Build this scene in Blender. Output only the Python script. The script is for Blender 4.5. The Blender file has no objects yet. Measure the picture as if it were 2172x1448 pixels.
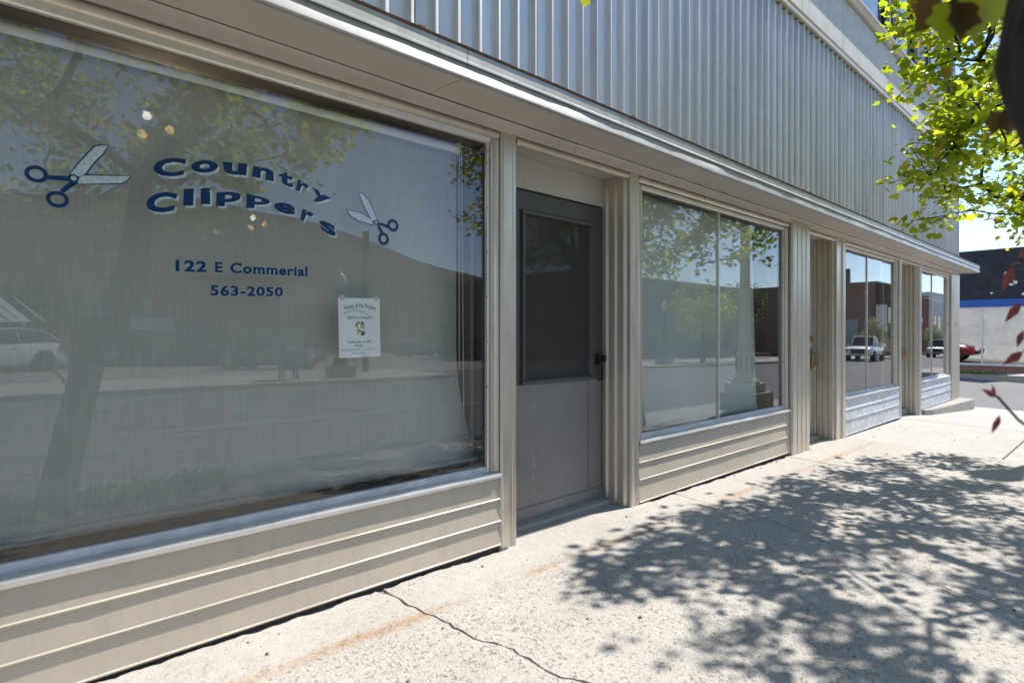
import bpy, math, random
import numpy as np
from mathutils import Vector, Matrix, noise as mnoise
random.seed(7); rng = np.random.default_rng(7)
S = bpy.context.scene
COL = S.collection
# ------------------------------------------------------------------ camera, sky, sun, exposure
# Plan: X runs along the shop front (to the right), Y into the building, Z up.  Shop glass at Y = 0.
cam = bpy.data.cameras.new("camera"); camo = bpy.data.objects.new("camera", cam); COL.objects.link(camo)
camo.location = (0, -2.51, 1.20)
camo.rotation_euler = (math.radians(90), 0, -math.radians(42.8))
cam.sensor_width = 36; cam.lens = 1235 / 2172 * 36; cam.shift_y = -16 / 2172
cam.clip_start = 0.02; cam.clip_end = 6000
cam.dof.use_dof = True; cam.dof.focus_distance = 5.0; cam.dof.aperture_fstop = 3.6
S.camera = camo
SUN = Vector((0.80, -0.17, 1.0)).normalized()
w = bpy.data.worlds.new("World"); S.world = w; w.use_nodes = True
nt = w.node_tree; bg = nt.nodes["Background"]
sky = nt.nodes.new("ShaderNodeTexSky"); sky.sky_type = 'NISHITA'; sky.sun_disc = False
sky.sun_elevation = math.asin(SUN.z); sky.sun_rotation = math.atan2(SUN.x, SUN.y)
sky.air_density = 1.0; sky.dust_density = 0.5; sky.ozone_density = 2.0; sky.altitude = 1600
nt.links.new(sky.outputs[0], bg.inputs[0]); bg.inputs[1].default_value = 0.125
sl = bpy.data.lights.new("sun", 'SUN'); sl.energy = 4.3; sl.angle = math.radians(0.53); sl.color = (1, 0.955, 0.89)
so = bpy.data.objects.new("sun", sl); COL.objects.link(so); so.rotation_euler = SUN.to_track_quat('Z', 'Y').to_euler()
S.view_settings.view_transform = 'Standard'; S.view_settings.look = 'None'
S.view_settings.exposure = 0.94; S.view_settings.gamma = 1
S.cycles.max_bounces = 10; S.cycles.transparent_max_bounces = 24; S.cycles.glossy_bounces = 6
S.cycles.caustics_reflective = False; S.cycles.caustics_refractive = False

# ------------------------------------------------------------------ helpers
class MB:
    def __init__(s): s.v = []; s.f = []; s.m = []
    def add(s, vs, fs, mi=0):
        o = len(s.v); s.v += [tuple(p) for p in vs]; s.f += [tuple(i + o for i in f) for f in fs]; s.m += [mi] * len(fs); return s
    def box(s, x0, x1, y0, y1, z0, z1, mi=0):
        return s.add([(x0,y0,z0),(x1,y0,z0),(x1,y1,z0),(x0,y1,z0),(x0,y0,z1),(x1,y0,z1),(x1,y1,z1),(x0,y1,z1)],
              [(0,3,2,1),(4,5,6,7),(0,1,5,4),(1,2,6,5),(2,3,7,6),(3,0,4,7)], mi)
    def bar(s, a, b, r, mi=0, n=4):
        return s.tube([a, b], [r, r], n, mi)
    def tube(s, pts, rad, n=8, mi=0, cap=True):
        pts = [Vector(p) for p in pts]; vs = []; fs = []
        t0 = (pts[1] - pts[0]).normalized(); up = Vector((0,0,1)) if abs(t0.z) < .9 else Vector((1,0,0))
        u = t0.cross(up).normalized()
        for i, p in enumerate(pts):
            t = (pts[min(i+1, len(pts)-1)] - pts[max(i-1, 0)])
            t = t.normalized() if t.length > 1e-9 else t0
            u = (u - t * u.dot(t)); u = u.normalized() if u.length > 1e-6 else t.orthogonal().normalized()
            v = t.cross(u)
            for k in range(n):
                a = 2 * math.pi * (k + .5) / n
                vs.append(p + (u * math.cos(a) + v * math.sin(a)) * rad[i])
        for i in range(len(pts) - 1):
            for k in range(n):
                fs.append((i*n+k, i*n+(k+1) % n, (i+1)*n+(k+1) % n, (i+1)*n+k))
        if cap: fs.append(tuple(range(n-1, -1, -1))); fs.append(tuple((len(pts)-1)*n + k for k in range(n)))
        return s.add(vs, fs, mi)
    def lathe(s, prof, c=(0,0,0), n=16, mi=0):
        vs = []; fs = []
        for r, z in prof:
            for k in range(n):
                a = 2*math.pi*k/n; vs.append((c[0]+r*math.cos(a), c[1]+r*math.sin(a), c[2]+z))
        for i in range(len(prof)-1):
            for k in range(n): fs.append((i*n+k, i*n+(k+1)%n, (i+1)*n+(k+1)%n, (i+1)*n+k))
        fs.append(tuple(range(n-1,-1,-1))); fs.append(tuple((len(prof)-1)*n+k for k in range(n)))
        return s.add(vs, fs, mi)
    def extx(s, prof, x0, x1, step=None, fn=None, mi=0):
        """closed (y,z) outline swept along x; fn(x,k,y,z) -> (y,z)"""
        nx = 1 if not step else max(1, int(math.ceil((x1-x0)/step))); n = len(prof); vs = []; fs = []
        for i in range(nx+1):
            x = x0 + (x1-x0)*i/nx
            for k, (y, z) in enumerate(prof):
                if fn: y, z = fn(x, k, y, z)
                vs.append((x, y, z))
        for i in range(nx):
            for k in range(n): fs.append((i*n+k, (i+1)*n+k, (i+1)*n+(k+1)%n, i*n+(k+1)%n))
        fs.append(tuple(range(n))); fs.append(tuple(nx*n + k for k in range(n-1,-1,-1)))
        return s.add(vs, fs, mi)
    def extz(s, prof, z0, z1, mi=0):
        n = len(prof)
        vs = [(x,y,z0) for x,y in prof] + [(x,y,z1) for x,y in prof]
        fs = [(k,(k+1)%n,n+(k+1)%n,n+k) for k in range(n)] + [tuple(range(n-1,-1,-1)), tuple(range(n,2*n))]
        return s.add(vs, fs, mi)
    def exty(s, prof, y0, y1, mi=0):
        n = len(prof)
        vs = [(x,y0,z) for x,z in prof] + [(x,y1,z) for x,z in prof]
        fs = [(k,(k+1)%n,n+(k+1)%n,n+k) for k in range(n)] + [tuple(range(n-1,-1,-1)), tuple(range(n,2*n))]
        return s.add(vs, fs, mi)
    def mesh(s, name, mats, smooth=False, fix=True):
        me = bpy.data.meshes.new(name); me.from_pydata(s.v, [], s.f)
        for m_ in (mats if isinstance(mats, (list, tuple)) else [mats]): me.materials.append(m_)
        if any(s.m): me.polygons.foreach_set("material_index", s.m)
        if fix:
            import bmesh
            bm = bmesh.new(); bm.from_mesh(me); bmesh.ops.recalc_face_normals(bm, faces=bm.faces); bm.to_mesh(me); bm.free()
        if smooth:
            me.polygons.foreach_set("use_smooth", [True]*len(me.polygons))
            me.update()
            try: me.set_sharp_from_angle(angle=math.radians(38 if smooth is True else smooth))
            except Exception: pass
        me.update(); return me
    def build(s, name, mats, parent=None, smooth=False, loc=None, rz=0):
        return link(name, s.mesh(name, mats, smooth), parent, loc, rz)
def link(name, me, parent=None, loc=None, rz=0):
    o = bpy.data.objects.new(name, me); COL.objects.link(o)
    if parent: o.parent = parent
    if loc: o.location = loc
    if rz: o.rotation_euler.z = rz
    return o
def empty(name, loc=(0,0,0), rz=0, parent=None):
    o = bpy.data.objects.new(name, None); COL.objects.link(o); o.location = loc; o.rotation_euler.z = rz
    o.empty_display_size = .1
    if parent: o.parent = parent
    return o
def tag(o, label, cat, group=None):
    o["label"] = label; o["category"] = cat
    if group: o["group"] = group
    return o
def struct(o): o["kind"] = "structure"; return o
def stuff(o): o["kind"] = "stuff"; return o
def n1(x, s=0.0): return mnoise.noise(Vector((x, s*7.3, s*3.1)))

# ------------------------------------------------------------------ materials
def newmat(name):
    m = bpy.data.materials.new(name); m.use_nodes = True; t = m.node_tree; t.nodes.clear()
    out = t.nodes.new("ShaderNodeOutputMaterial"); return m, t, out
def N(t, typ, **kw):
    n = t.nodes.new(typ)
    for k, v in kw.items():
        if k.startswith("i_"):
            key = k[2:]; key = int(key) if key.isdigit() else key.replace("_", " ")
            n.inputs[key].default_value = v
        else: setattr(n, k, v)
    return n
def pos(t, scale=(1,1,1)):
    g = N(t, "ShaderNodeNewGeometry")
    m = N(t, "ShaderNodeVectorMath", operation='MULTIPLY'); m.inputs[1].default_value = scale
    t.links.new(g.outputs["Position"], m.inputs[0]); return m.outputs[0]
def nz(t, vec, scale, detail=3, rough=.55):
    n = N(t, "ShaderNodeTexNoise"); n.inputs["Scale"].default_value = scale; n.inputs["Detail"].default_value = detail
    n.inputs["Roughness"].default_value = rough; t.links.new(vec, n.inputs["Vector"]); return n.outputs["Fac"]
def ramp(t, fac, stops):
    r = N(t, "ShaderNodeValToRGB"); e = r.color_ramp.elements
    while len(e) < len(stops): e.new(.5)
    for el, (p, c) in zip(e, stops): el.position = p; el.color = (c[0], c[1], c[2], 1) if not isinstance(c, (int, float)) else (c, c, c, 1)
    t.links.new(fac, r.inputs[0]); return r.outputs[0]
def mix(t, fac, a, b, mode='MIX'):
    n = N(t, "ShaderNodeMix", data_type='RGBA', blend_type=mode)
    if isinstance(fac, (int, float)): n.inputs[0].default_value = fac
    else: t.links.new(fac, n.inputs[0])
    for i, v in ((6, a), (7, b)):
        if isinstance(v, (tuple, list)): n.inputs[i].default_value = (*v[:3], 1)
        else: t.links.new(v, n.inputs[i])
    return n.outputs[2]
def math_(t, op, a, b=None, clamp=False):
    n = N(t, "ShaderNodeMath", operation=op, use_clamp=clamp)
    for i, v in ((0, a), (1, b)):
        if v is None: continue
        if isinstance(v, (int, float)): n.inputs[i].default_value = v
        else: t.links.new(v, n.inputs[i])
    return n.outputs[0]
def bump(t, h, strength=.3, dist=.01):
    b = N(t, "ShaderNodeBump"); b.inputs["Strength"].default_value = strength; b.inputs["Distance"].default_value = dist
    t.links.new(h, b.inputs["Height"]); return b.outputs[0]
def pbsdf(t, out, col, rough=.5, metal=0., normal=None, spec=.5):
    b = N(t, "ShaderNodeBsdfPrincipled")
    if isinstance(col, (tuple, list)): b.inputs["Base Color"].default_value = (*col[:3], 1)
    else: t.links.new(col, b.inputs["Base Color"])
    if isinstance(rough, (int, float)): b.inputs["Roughness"].default_value = rough
    else: t.links.new(rough, b.inputs["Roughness"])
    b.inputs["Metallic"].default_value = metal; b.inputs["Specular IOR Level"].default_value = spec
    if normal: t.links.new(normal, b.inputs["Normal"])
    t.links.new(b.outputs[0], out.inputs[0]); return b
def M(name, col, rough=.5, metal=0., var=.12, scale=5., bmp=0., bscale=80., stretch=(1,1,1), spec=.5, grime=0.):
    m, t, out = newmat(name); p = pos(t, stretch)
    f = nz(t, p, scale, 5, .6)
    a = tuple(c*(1-var) for c in col); b = tuple(min(1, c*(1+var)) for c in col)
    c = ramp(t, f, [(.3, a), (.7, b)])
    if grime:
        g = ramp(t, nz(t, pos(t, (3,3,.5)), 9, 6, .7), [(.5, 0.), (.75, 1.)])
        c = mix(t, math_(t, 'MULTIPLY', g, grime), c, tuple(x*.45 for x in col))
    r = ramp(t, nz(t, p, scale*2.3, 4), [(.3, max(0, rough-.07)), (.7, min(1, rough+.09))])
    nrm = bump(t, nz(t, p, bscale, 4), bmp, .004) if bmp else None
    pbsdf(t, out, c, r, metal, nrm, spec); return m

def tinted(m, amt):
    t = m.node_tree; b = [n for n in t.nodes if n.type == 'BSDF_PRINCIPLED'][0]; src = b.inputs["Base Color"].links[0].from_socket
    oi = N(t, "ShaderNodeObjectInfo"); c = ramp(t, oi.outputs["Random"], [(0, 1-amt), (1, 1.)])
    t.links.new(mix(t, 1., src, c, 'MULTIPLY'), b.inputs["Base Color"]); return m
def glass_mat(name, ior=1.50, tint=(.975, .985, .98)):
    m, t, out = newmat(name)
    g = N(t, "ShaderNodeNewGeometry"); fr = N(t, "ShaderNodeFresnel")
    iv = math_(t, 'ADD', ior, math_(t, 'MULTIPLY', g.outputs["Backfacing"], 1/ior - ior)); t.links.new(iv, fr.inputs["IOR"])
    # very slight roll in the old plate glass
    b = bump(t, nz(t, pos(t), .9, 1), .012, .01)
    gl = N(t, "ShaderNodeBsdfGlossy"); gl.inputs["Roughness"].default_value = 0.0; gl.inputs["Color"].default_value = (1,1,1,1)
    t.links.new(b, gl.inputs["Normal"])
    tr = N(t, "ShaderNodeBsdfTransparent"); tr.inputs[0].default_value = (*tint, 1)
    mx = N(t, "ShaderNodeMixShader"); t.links.new(fr.outputs[0], mx.inputs[0]); t.links.new(tr.outputs[0], mx.inputs[1]); t.links.new(gl.outputs[0], mx.inputs[2])
    t.links.new(mx.outputs[0], out.inputs[0]); return m
GLASS = glass_mat("plate_glass"); GLASS_COATED = glass_mat("coated_storefront_glass", 3.4, (.55,.6,.6))

BRONZE = M("champagne_aluminium", (.64,.57,.48), .34, .58, .10, 3, .06, 120, (1,1,.3), grime=.35)
SIDING = M("tan_aluminium_siding", (.52,.455,.37), .55, .25, .10, 2.5, .06, 120, (.4,1,1), grime=.22)
BRONZE_LIGHT = M("light_aluminium_trim", (.70,.66,.61), .33, .55, .08, 4, .03, 150, grime=.2)
SOFFIT = M("painted_soffit", (.57,.525,.47), .6, .0, .06, 2.5, .06, 60)
SILVER = M("weathered_silver_panel", (.60,.61,.64), .5, .35, .2, 9, .05, 90, (1,1,1.6), grime=.3)
CLAD = M("aluminium_cladding", (.69,.69,.69), .40, .45, .08, 2.2, .03, 120, (2,1,.25), grime=.3)
tinted(CLAD, .08)
FASCIA_LO = M("bright_fascia_metal", (.40,.40,.395), .5, .35, .08, 5, .05, 40, grime=.25)
FASCIA_HI = M("grey_fascia_metal", (.42,.42,.41), .5, .5, .12, 6, .05, 60, grime=.4)
RUST = M("rusted_flashing", (.16,.09,.06), .85, .1, .4, 30, .3, 120)
PAINTED = M("painted_masonry_band", (.62,.61,.59), .8, 0, .1, 4, .35, 45, (1,1,1), grime=.45)
DARKMETAL = M("dark_window_metal", (.10,.10,.11), .45, .3, .1, 6)
DOORG = M("grey_brown_storm_door", (.27,.245,.23), .42, .15, .08, 3, .03, 150, grime=.1)
DOORF = M("dark_storm_door_frame", (.10,.092,.088), .4, .2, .08, 4)
DOORT = M("beige_panel", (.62,.58,.52), .55, 0, .06, 3, .05, 60, grime=.2)
BRASS = M("old_brass", (.50,.34,.13), .3, .9, .2, 20)
BLACK = M("black_plastic", (.015,.015,.016), .4)
WHITEP = M("white_paint", (.78,.78,.76), .55, 0, .05, 4)
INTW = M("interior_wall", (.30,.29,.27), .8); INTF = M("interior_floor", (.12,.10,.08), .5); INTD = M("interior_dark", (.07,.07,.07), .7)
NAVY = M("navy_sign_paint", (.003,.035,.115), .22, 0, .25, 40, spec=.3)
SILVP = M("silver_leaf_paint", (.55,.62,.66), .35, .35, .3, 90)
PAPER = M("white_paper", (.93,.94,.96), .8, 0, .02, 3)
INK = M("black_ink", (.03,.03,.04), .8); INKG = M("grey_ink", (.32,.32,.34), .8)

def concrete(name, base, coarse=1.0, rust=True, tone=1.0):
    m, t, out = newmat(name); p = pos(t)
    big = nz(t, p, 1.6, 4); mid = nz(t, p, 14, 5, .65); fine = nz(t, p, 170, 3, .7)
    c = ramp(t, big, [(.3, tuple(x*.74 for x in base)), (.65, tuple(min(1, x*1.08) for x in base))])
    c = mix(t, .55, c, ramp(t, mid, [(.3, tuple(x*.72 for x in base)), (.7, tuple(x*1.12 for x in base))]))
    # exposed aggregate
    v = N(t, "ShaderNodeTexVoronoi"); v.inputs["Scale"].default_value = 68; t.links.new(p, v.inputs["Vector"])
    sep = N(t, "ShaderNodeSeparateColor"); t.links.new(v.outputs["Color"], sep.inputs[0])
    stone = ramp(t, sep.outputs[0], [(0, (.17,.15,.14)), (.3, (.33,.29,.25)), (.55, (.50,.43,.33)), (.75, (.36,.25,.21)), (1, (.66,.64,.60))])
    patch = ramp(t, nz(t, p, 2.2, 3), [(.42, 0.), (.62, 1.)])
    sy = N(t, "ShaderNodeSeparateXYZ"); t.links.new(p, sy.inputs[0])
    rough = ramp(t, math_(t, 'MULTIPLY', math_(t, 'ADD', sy.outputs[1], math_(t, 'MULTIPLY', mid, .2)), -1.), [(.20, .22), (.40, 1.)]) if rust else 1.0
    hole = ramp(t, v.outputs["Distance"], [(.25, 1.), (.5, 0.)])
    show = ramp(t, sep.outputs[1], [(.40, 0.), (.5, 1.)])
    amt = math_(t, 'MULTIPLY', math_(t, 'MULTIPLY', math_(t, 'ADD', math_(t, 'MULTIPLY', patch, .65), .30), 1.0*coarse), math_(t, 'MULTIPLY', math_(t, 'MULTIPLY', show, hole), rough))
    c = mix(t, amt, c, stone)
    pit = ramp(t, nz(t, p, 48, 5, .78), [(.575, 0.), (.645, 1.)])
    pit = math_(t, 'MULTIPLY', pit, rough); c = mix(t, math_(t, 'MULTIPLY', pit, .40*coarse), c, (.20,.18,.16))
    c = mix(t, .35, c, ramp(t, fine, [(.3, tuple(x*.6 for x in base)), (.7, tuple(min(1, x*1.25) for x in base))]))
    if rust:
        sx = N(t, "ShaderNodeSeparateXYZ"); t.links.new(p, sx.inputs[0])
        wob = math_(t, 'MULTIPLY', math_(t, 'SUBTRACT', nz(t, pos(t, (1,0,0)), 1.0, 2), .5), .07)
        d = math_(t, 'ABSOLUTE', math_(t, 'ADD', math_(t, 'ADD', sx.outputs[1], .385), wob))
        d = math_(t, 'ADD', d, math_(t, 'MULTIPLY', math_(t, 'SUBTRACT', nz(t, p, 45, 4), .5), .05))
        band = ramp(t, d, [(.0, 1.), (.014, .8), (.055, 0.)])
        along = math_(t, 'MULTIPLY', ramp(t, nz(t, pos(t, (1,0,0)), 1.3, 5), [(.42, .10), (.62, 1.)]), ramp(t, nz(t, p, 30, 4), [(.3, .35), (.65, 1.)]))
        c = mix(t, math_(t, 'MULTIPLY', math_(t, 'MULTIPLY', band, along), .9), c, (.33,.175,.055))
    h = math_(t, 'ADD', math_(t, 'MULTIPLY', fine, .30), math_(t, 'SUBTRACT', math_(t, 'MULTIPLY', mid, .6), math_(t, 'MULTIPLY', pit, .8)))
    h = math_(t, 'ADD', h, math_(t, 'MULTIPLY', amt, .5))
    pbsdf(t, out, c, .92, 0, bump(t, h, .8*coarse, .009), .25); return m
CONC = concrete("old_sidewalk_concrete", (.445,.415,.378), 1.0)
CONC2 = concrete("worn_sidewalk_concrete", (.44,.41,.37), .75)
CONC3 = concrete("new_sidewalk_concrete", (.43,.415,.39), .30, rust=False)
CONC4 = concrete("kerb_concrete", (.40,.375,.34), .7, rust=False)
SOIL = M("joint_dirt", (.10,.085,.07), .95, 0, .3, 40, .5, 60)
def asphalt(name, c0):
    m, t, out = newmat(name); p = pos(t)
    c = ramp(t, nz(t, p, 60, 4, .8), [(.3, tuple(x*.6 for x in c0)), (.7, tuple(x*1.35 for x in c0))])
    c = mix(t, .4, c, ramp(t, nz(t, pos(t, (.25,1,1)), .9, 5), [(.3, tuple(x*.75 for x in c0)), (.7, tuple(x*1.2 for x in c0))]))
    pbsdf(t, out, c, .9, 0, bump(t, nz(t, p, 150, 3), .4, .006), .3); return m
ASPH = asphalt("old_asphalt", (.155,.152,.15)); LOT = asphalt("pale_lot_gravel", (.27,.25,.225))
YELLOW = M("yellow_kerb_paint", (.72,.47,.10), .8, 0, .35, 9); LINEW = M("worn_white_line", (.5,.5,.48), .85, 0, .35, 8)
GRASSM = M("weed_green", (.15,.20,.045), .8, 0, .5, 12)

def leafmat(name, c0, c1, trans):
    m, t, out = newmat(name)
    a = N(t, "ShaderNodeAttribute", attribute_name="leafrand")
    c = ramp(t, a.outputs["Fac"], [(0, c0), (.75, c1), (.93, tuple(x*1.2 for x in c1)), (1, (.30,.12,.035))])
    d = N(t, "ShaderNodeBsdfPrincipled"); t.links.new(c, d.inputs["Base Color"]); d.inputs["Roughness"].default_value = .5
    d.inputs["Specular IOR Level"].default_value = .35
    tl = N(t, "ShaderNodeBsdfTranslucent"); t.links.new(mix(t, 1., c, trans, 'MULTIPLY'), tl.inputs[0])
    mx = N(t, "ShaderNodeMixShader"); mx.inputs[0].default_value = .54
    t.links.new(d.outputs[0], mx.inputs[1]); t.links.new(tl.outputs[0], mx.inputs[2]); t.links.new(mx.outputs[0], out.inputs[0]); return m
LEAF = leafmat("maple_leaf", (.17,.25,.018), (.36,.42,.035), (1.8,1.75,.8))
LEAFP = leafmat("pale_leaf", (.20,.24,.13), (.32,.36,.22), (1.2,1.2,1.0))
LEAFD = leafmat("dark_leaf", (.04,.07,.02), (.09,.13,.035), (1.2,1.3,.8))
LEAFR = M("red_young_leaf", (.26,.045,.035), .5, 0, .3, 30)
LEAFB = leafmat("bronze_leaf", (.13,.075,.025), (.19,.11,.035), (1.3,1.2,1.0))
def barkm():
    m, t, out = newmat("maple_bark"); p = pos(t, (1,1,.28))
    f = nz(t, p, 34, 6, .7)
    c = ramp(t, f, [(.3, (.018,.015,.014)), (.7, (.085,.072,.065))])
    pbsdf(t, out, c, .9, 0, bump(t, f, 1., .02), .2); return m
BARK = barkm()

def brickm(name, c1, c2, mortar, scale=1.0):
    m, t, out = newmat(name); g = N(t, "ShaderNodeNewGeometry")
    sp = N(t, "ShaderNodeSeparateXYZ"); t.links.new(g.outputs["Position"], sp.inputs[0])
    cb = N(t, "ShaderNodeCombineXYZ"); t.links.new(math_(t, 'ADD', sp.outputs[0], sp.outputs[1]), cb.inputs[0]); t.links.new(sp.outputs[2], cb.inputs[1])
    b = N(t, "ShaderNodeTexBrick"); t.links.new(cb.outputs[0], b.inputs["Vector"])
    for k, v in (("Color1", c1), ("Color2", c2), ("Mortar", mortar)): b.inputs[k].default_value = (*v, 1)
    b.inputs["Scale"].default_value = 1; b.inputs["Brick Width"].default_value = .22*scale; b.inputs["Row Height"].default_value = .075*scale; b.inputs["Mortar Size"].default_value = .008*scale
    c = mix(t, .5, b.outputs["Color"], ramp(t, nz(t, pos(t), .9, 6, .7), [(.3, .35), (.7, 1.)]), 'MULTIPLY')
    pbsdf(t, out, c, .9, 0, bump(t, b.outputs["Fac"], -.5, .01), .2); return m
BRICKW = brickm("white_painted_brick", (.66,.66,.65), (.74,.74,.73), (.6,.6,.6)); BRICKR = brickm("red_brick", (.40,.17,.12), (.30,.13,.10), (.36,.31,.28))
BRICKBR = brickm("brown_brick", (.10,.06,.045), (.075,.045,.035), (.09,.07,.06))
STUCB = M("black_stucco", (.032,.037,.045), .85, 0, .3, 3, .6, 40); BLUE = M("blue_band", (.010,.10,.42), .5, 0, .1, 2)

# ------------------------------------------------------------------ ground, roads, pavements
def zg(x, y):
    z = -.008*min(x, 10.6) + .022*y
    if x > 10.6: z -= .05*(min(x, 15.0)-10.6)
    return z
def zr(x): return -.205 - .008*min(max(x, -20), 15) - .016*max(0, min(x, 160)-15)
def zl(x, p): return -.10 - .015*max(0, p-17) - .016*max(0, x)
mb = MB(); GX = 2200
mb.add([(-GX,-GX,-4.2),(GX,-GX,-4.2),(GX,GX,-4.2),(-GX,GX,-4.2)], [(0,1,2,3)])
struct(mb.build("ground", M("dry_ground", (.22,.19,.13), .95, 0, .3, .05)))
mb = MB(); xs = [-120,-40,-20,0,5,10,15,20,30,60,150,300]
for i in range(len(xs)-1):
    a, b = xs[i], xs[i+1]; mb.add([(a,-13.3,zr(a)),(b,-13.3,zr(b)),(b,-3.28,zr(b)),(a,-3.28,zr(a))], [(0,1,2,3)])
road = struct(mb.build("main_road", ASPH))
for y0, y1 in ((-7.16,-7.06),):
    mb = MB()
    for i in range(len(xs)-1):
        a, b = max(xs[i],-60), min(xs[i+1],14)
        if b > a: mb.add([(a,y0,zr(a)+.004),(b,y0,zr(b)+.004),(b,y1,zr(b)+.004),(a,y1,zr(a)+.004)], [(0,1,2,3)])
    mb.build("painted_line", LINEW, road)
for k in range(10):
    x = 26 + k*9
    MB().add([(x,-8.3,zr(x)+.004),(x+3,-8.3,zr(x)+.004),(x+3,-8.2,zr(x)+.004),(x,-8.2,zr(x)+.004)], [(0,1,2,3)]).build("painted_line", LINEW, road)
mb = MB(); ys = [-3.27, 0, 3, 8, 15, 60, 200]
def zc(y): return -.325 + .05*max(0, min(y, 8))
for i in range(len(ys)-1):
    mb.add([(15.36,ys[i],zc(ys[i])),(24.0,ys[i],zc(ys[i])),(24.0,ys[i+1],zc(ys[i+1])),(15.36,ys[i+1],zc(ys[i+1]))], [(0,1,2,3)])
mb.add([(12.0,-13.31,zr(12)+.002),(12.0,-17.2,zl(12,17)+.004),(22.3,-17.2,zl(22.3,17)+.004),(22.3,-13.31,zr(22.3)+.002)], [(3,2,1,0)])
struct(mb.build("cross_street", ASPH))

sw = struct(MB().add([(x, y, zg(x, y)-.035) for x in (-30, 10.6, 15.3) for y in (-3.12, .5)], [(0,2,3,1),(2,4,5,3)]).build("sidewalk", SOIL))
def jag(x0, x1, y0, y1, n, amp, seed):
    r = random.Random(seed); out = []; off = 0
    for i in range(n+1):
        f = i/n; off = off*.6 + r.uniform(-amp, amp)
        out.append((x0+(x1-x0)*f + (off if 0 < i < n else 0), y0+(y1-y0)*f))
    return out
def straight(x, y0=.12, y1=-3.12): return [(x, y0), (x, y1)]
crack1 = [(1.42,.12)] + jag(1.42, 1.47, -.04, -.5, 12, .012, 3) + jag(1.48, 1.60, -.52, -1.25, 18, .016, 4) + jag(1.60, 1.72, -1.28, -3.12, 34, .014, 5)
crack2 = [(3.98,.12)] + jag(3.98, 3.92, -.05, -.8, 16, .008, 6) + jag(3.92, 3.47, -.82, -2.15, 30, .013, 8) + jag(3.46, 3.40, -2.17, -3.12, 18, .012, 9)
def front_edge(xa, xb, seed):
    """broken mortar edge of the slab in front of the siding; runs up into the door recess"""
    r = random.Random(seed); out = []; x = xa; o = 0
    while x < xb:
        o = o*.7 + r.uniform(-.008, .008)
        if 2.24 < x < 3.50: out.append((x, .12))
        else: out.append((x, -.066 + o))
        x += r.uniform(.012, .035) if not 2.24 < x < 3.50 else .2
    return out
def slab(left, right, gl, gr, mat, name="paving_slab", front=None):
    out = [(x+gl, y) for x, y in left] + [(x-gr, y) for x, y in reversed(right)]
    if front is not None:
        out = [q for q in out if q[1] < -.09]; xa, xb = left[1][0] + gl, right[1][0] - gr
        out = out + list(reversed(front_edge(xa+.006, xb-.006, front)))
    n = len(out); mb = MB()
    mb.add([(x, y, zg(x, y)) for x, y in out] + [(x, y, zg(x, y)-.09) for x, y in out],
           [tuple(range(n))] + [(k, n+k, n+(k+1)%n, (k+1)%n) for k in range(n)])
    return mb.build(name, mat, sw)
slab(straight(-6), straight(-.9), .004, .004, CONC)
slab([(-.9,.12),(-.9,-.1),(-.9,-3.12)], crack1, .004, .0045, CONC, front=21)
slab([(x+.010*n1(y*23, 3)+.006*n1(y*61, 5), y) for x, y in crack1], crack2, .0065, .004, CONC, front=22)
slab([(x+.003*n1(y*31, 6), y) for x, y in crack2], [(6.1,.12),(6.1,-.1),(6.1,-3.12)], .0045, .009, CONC, front=23)
MB().add([(x, y, zg(x, y)-.016) for x in (-6, 6.1) for y in (-.11, .12)], [(0,2,3,1)]).build("mortar_strip", CONC4, sw)
slab(straight(6.1), straight(7.80), .009, .002, CONC2)
slab(straight(7.80, .12, -1.53), straight(10.38, .12, -1.53), .002, .007, CONC3)
slab(straight(7.80, -1.548, -3.12), straight(10.38, -1.548, -3.12), .002, .007, CONC3)
slab(straight(10.38, .12, -1.53), straight(12.6, .12, -1.53), .007, .004, CONC3)
slab(straight(10.38, -1.548, -3.12), straight(12.6, -1.548, -3.12), .007, .004, CONC3)
slab(straight(12.6, .5, -3.12), straight(15.22, .5, -3.12), .004, 0, CONC3)
for i in range(12):
    x0 = -12 + i*2.3; x1 = x0 + 2.29
    if x1 > 15.2: x1 = 15.2
    v = [(x, y, z) for x in (x0, x1) for (y, z) in ((-3.13, zg(x, -3.12)), (-3.255, zg(x, -3.12)-.008), (-3.285, zr(x)-.03), (-3.13, zr(x)-.03))]
    MB().add(v, [(0,1,5,4),(1,2,6,5),(0,3,2,1),(4,5,6,7),(2,3,7,6),(3,0,4,7)]).build("kerb_stone", CONC4, sw)
n_ = 40; vs = [(-6 + 8.2*i/n_, -2.18 + .05*n1(i*.9, 2) - (0 if j else .9), 0) for j in (0, 1) for i in range(n_+1)]
MB().add([(x, y, zg(x, y)+.005) for x, y, z in vs], [(i, i+1, n_+2+i, n_+1+i) for i in range(n_)]).build("planting_strip", M("bare_soil", (.16,.125,.09), .95, 0, .35, 12, .6, 40), sw)
peb = MB(); rp = random.Random(31)
for k in range(170):
    x, y = rp.uniform(.3, 9.5), -abs(rp.gauss(.5, .8)) - .08
    if y < -2.9: continue
    r = rp.choice((.003, .004, .004, .006, .009)); z = zg(x, y) + r*.3
    q = [(x+r*rp.uniform(.6,1.3)*math.cos(a*1.0472), y+r*rp.uniform(.6,1.3)*math.sin(a*1.0472)) for a in range(6)]
    peb.add([(a, b, z-r*.4) for a, b in q] + [(x+(a-x)*.5, y+(b-y)*.5, z+r*.55) for a, b in q], [(0,1,7,6),(1,2,8,7),(2,3,9,8),(3,4,10,9),(4,5,11,10),(5,0,6,11),(6,7,8,9,10,11)])
pe = stuff(peb.build("grit", M("grit_stone", (.16,.14,.12), .9, 0, .5, 90))); pe["label"] = "loose grit scattered on the pavement"; pe["category"] = "grit"
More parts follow.
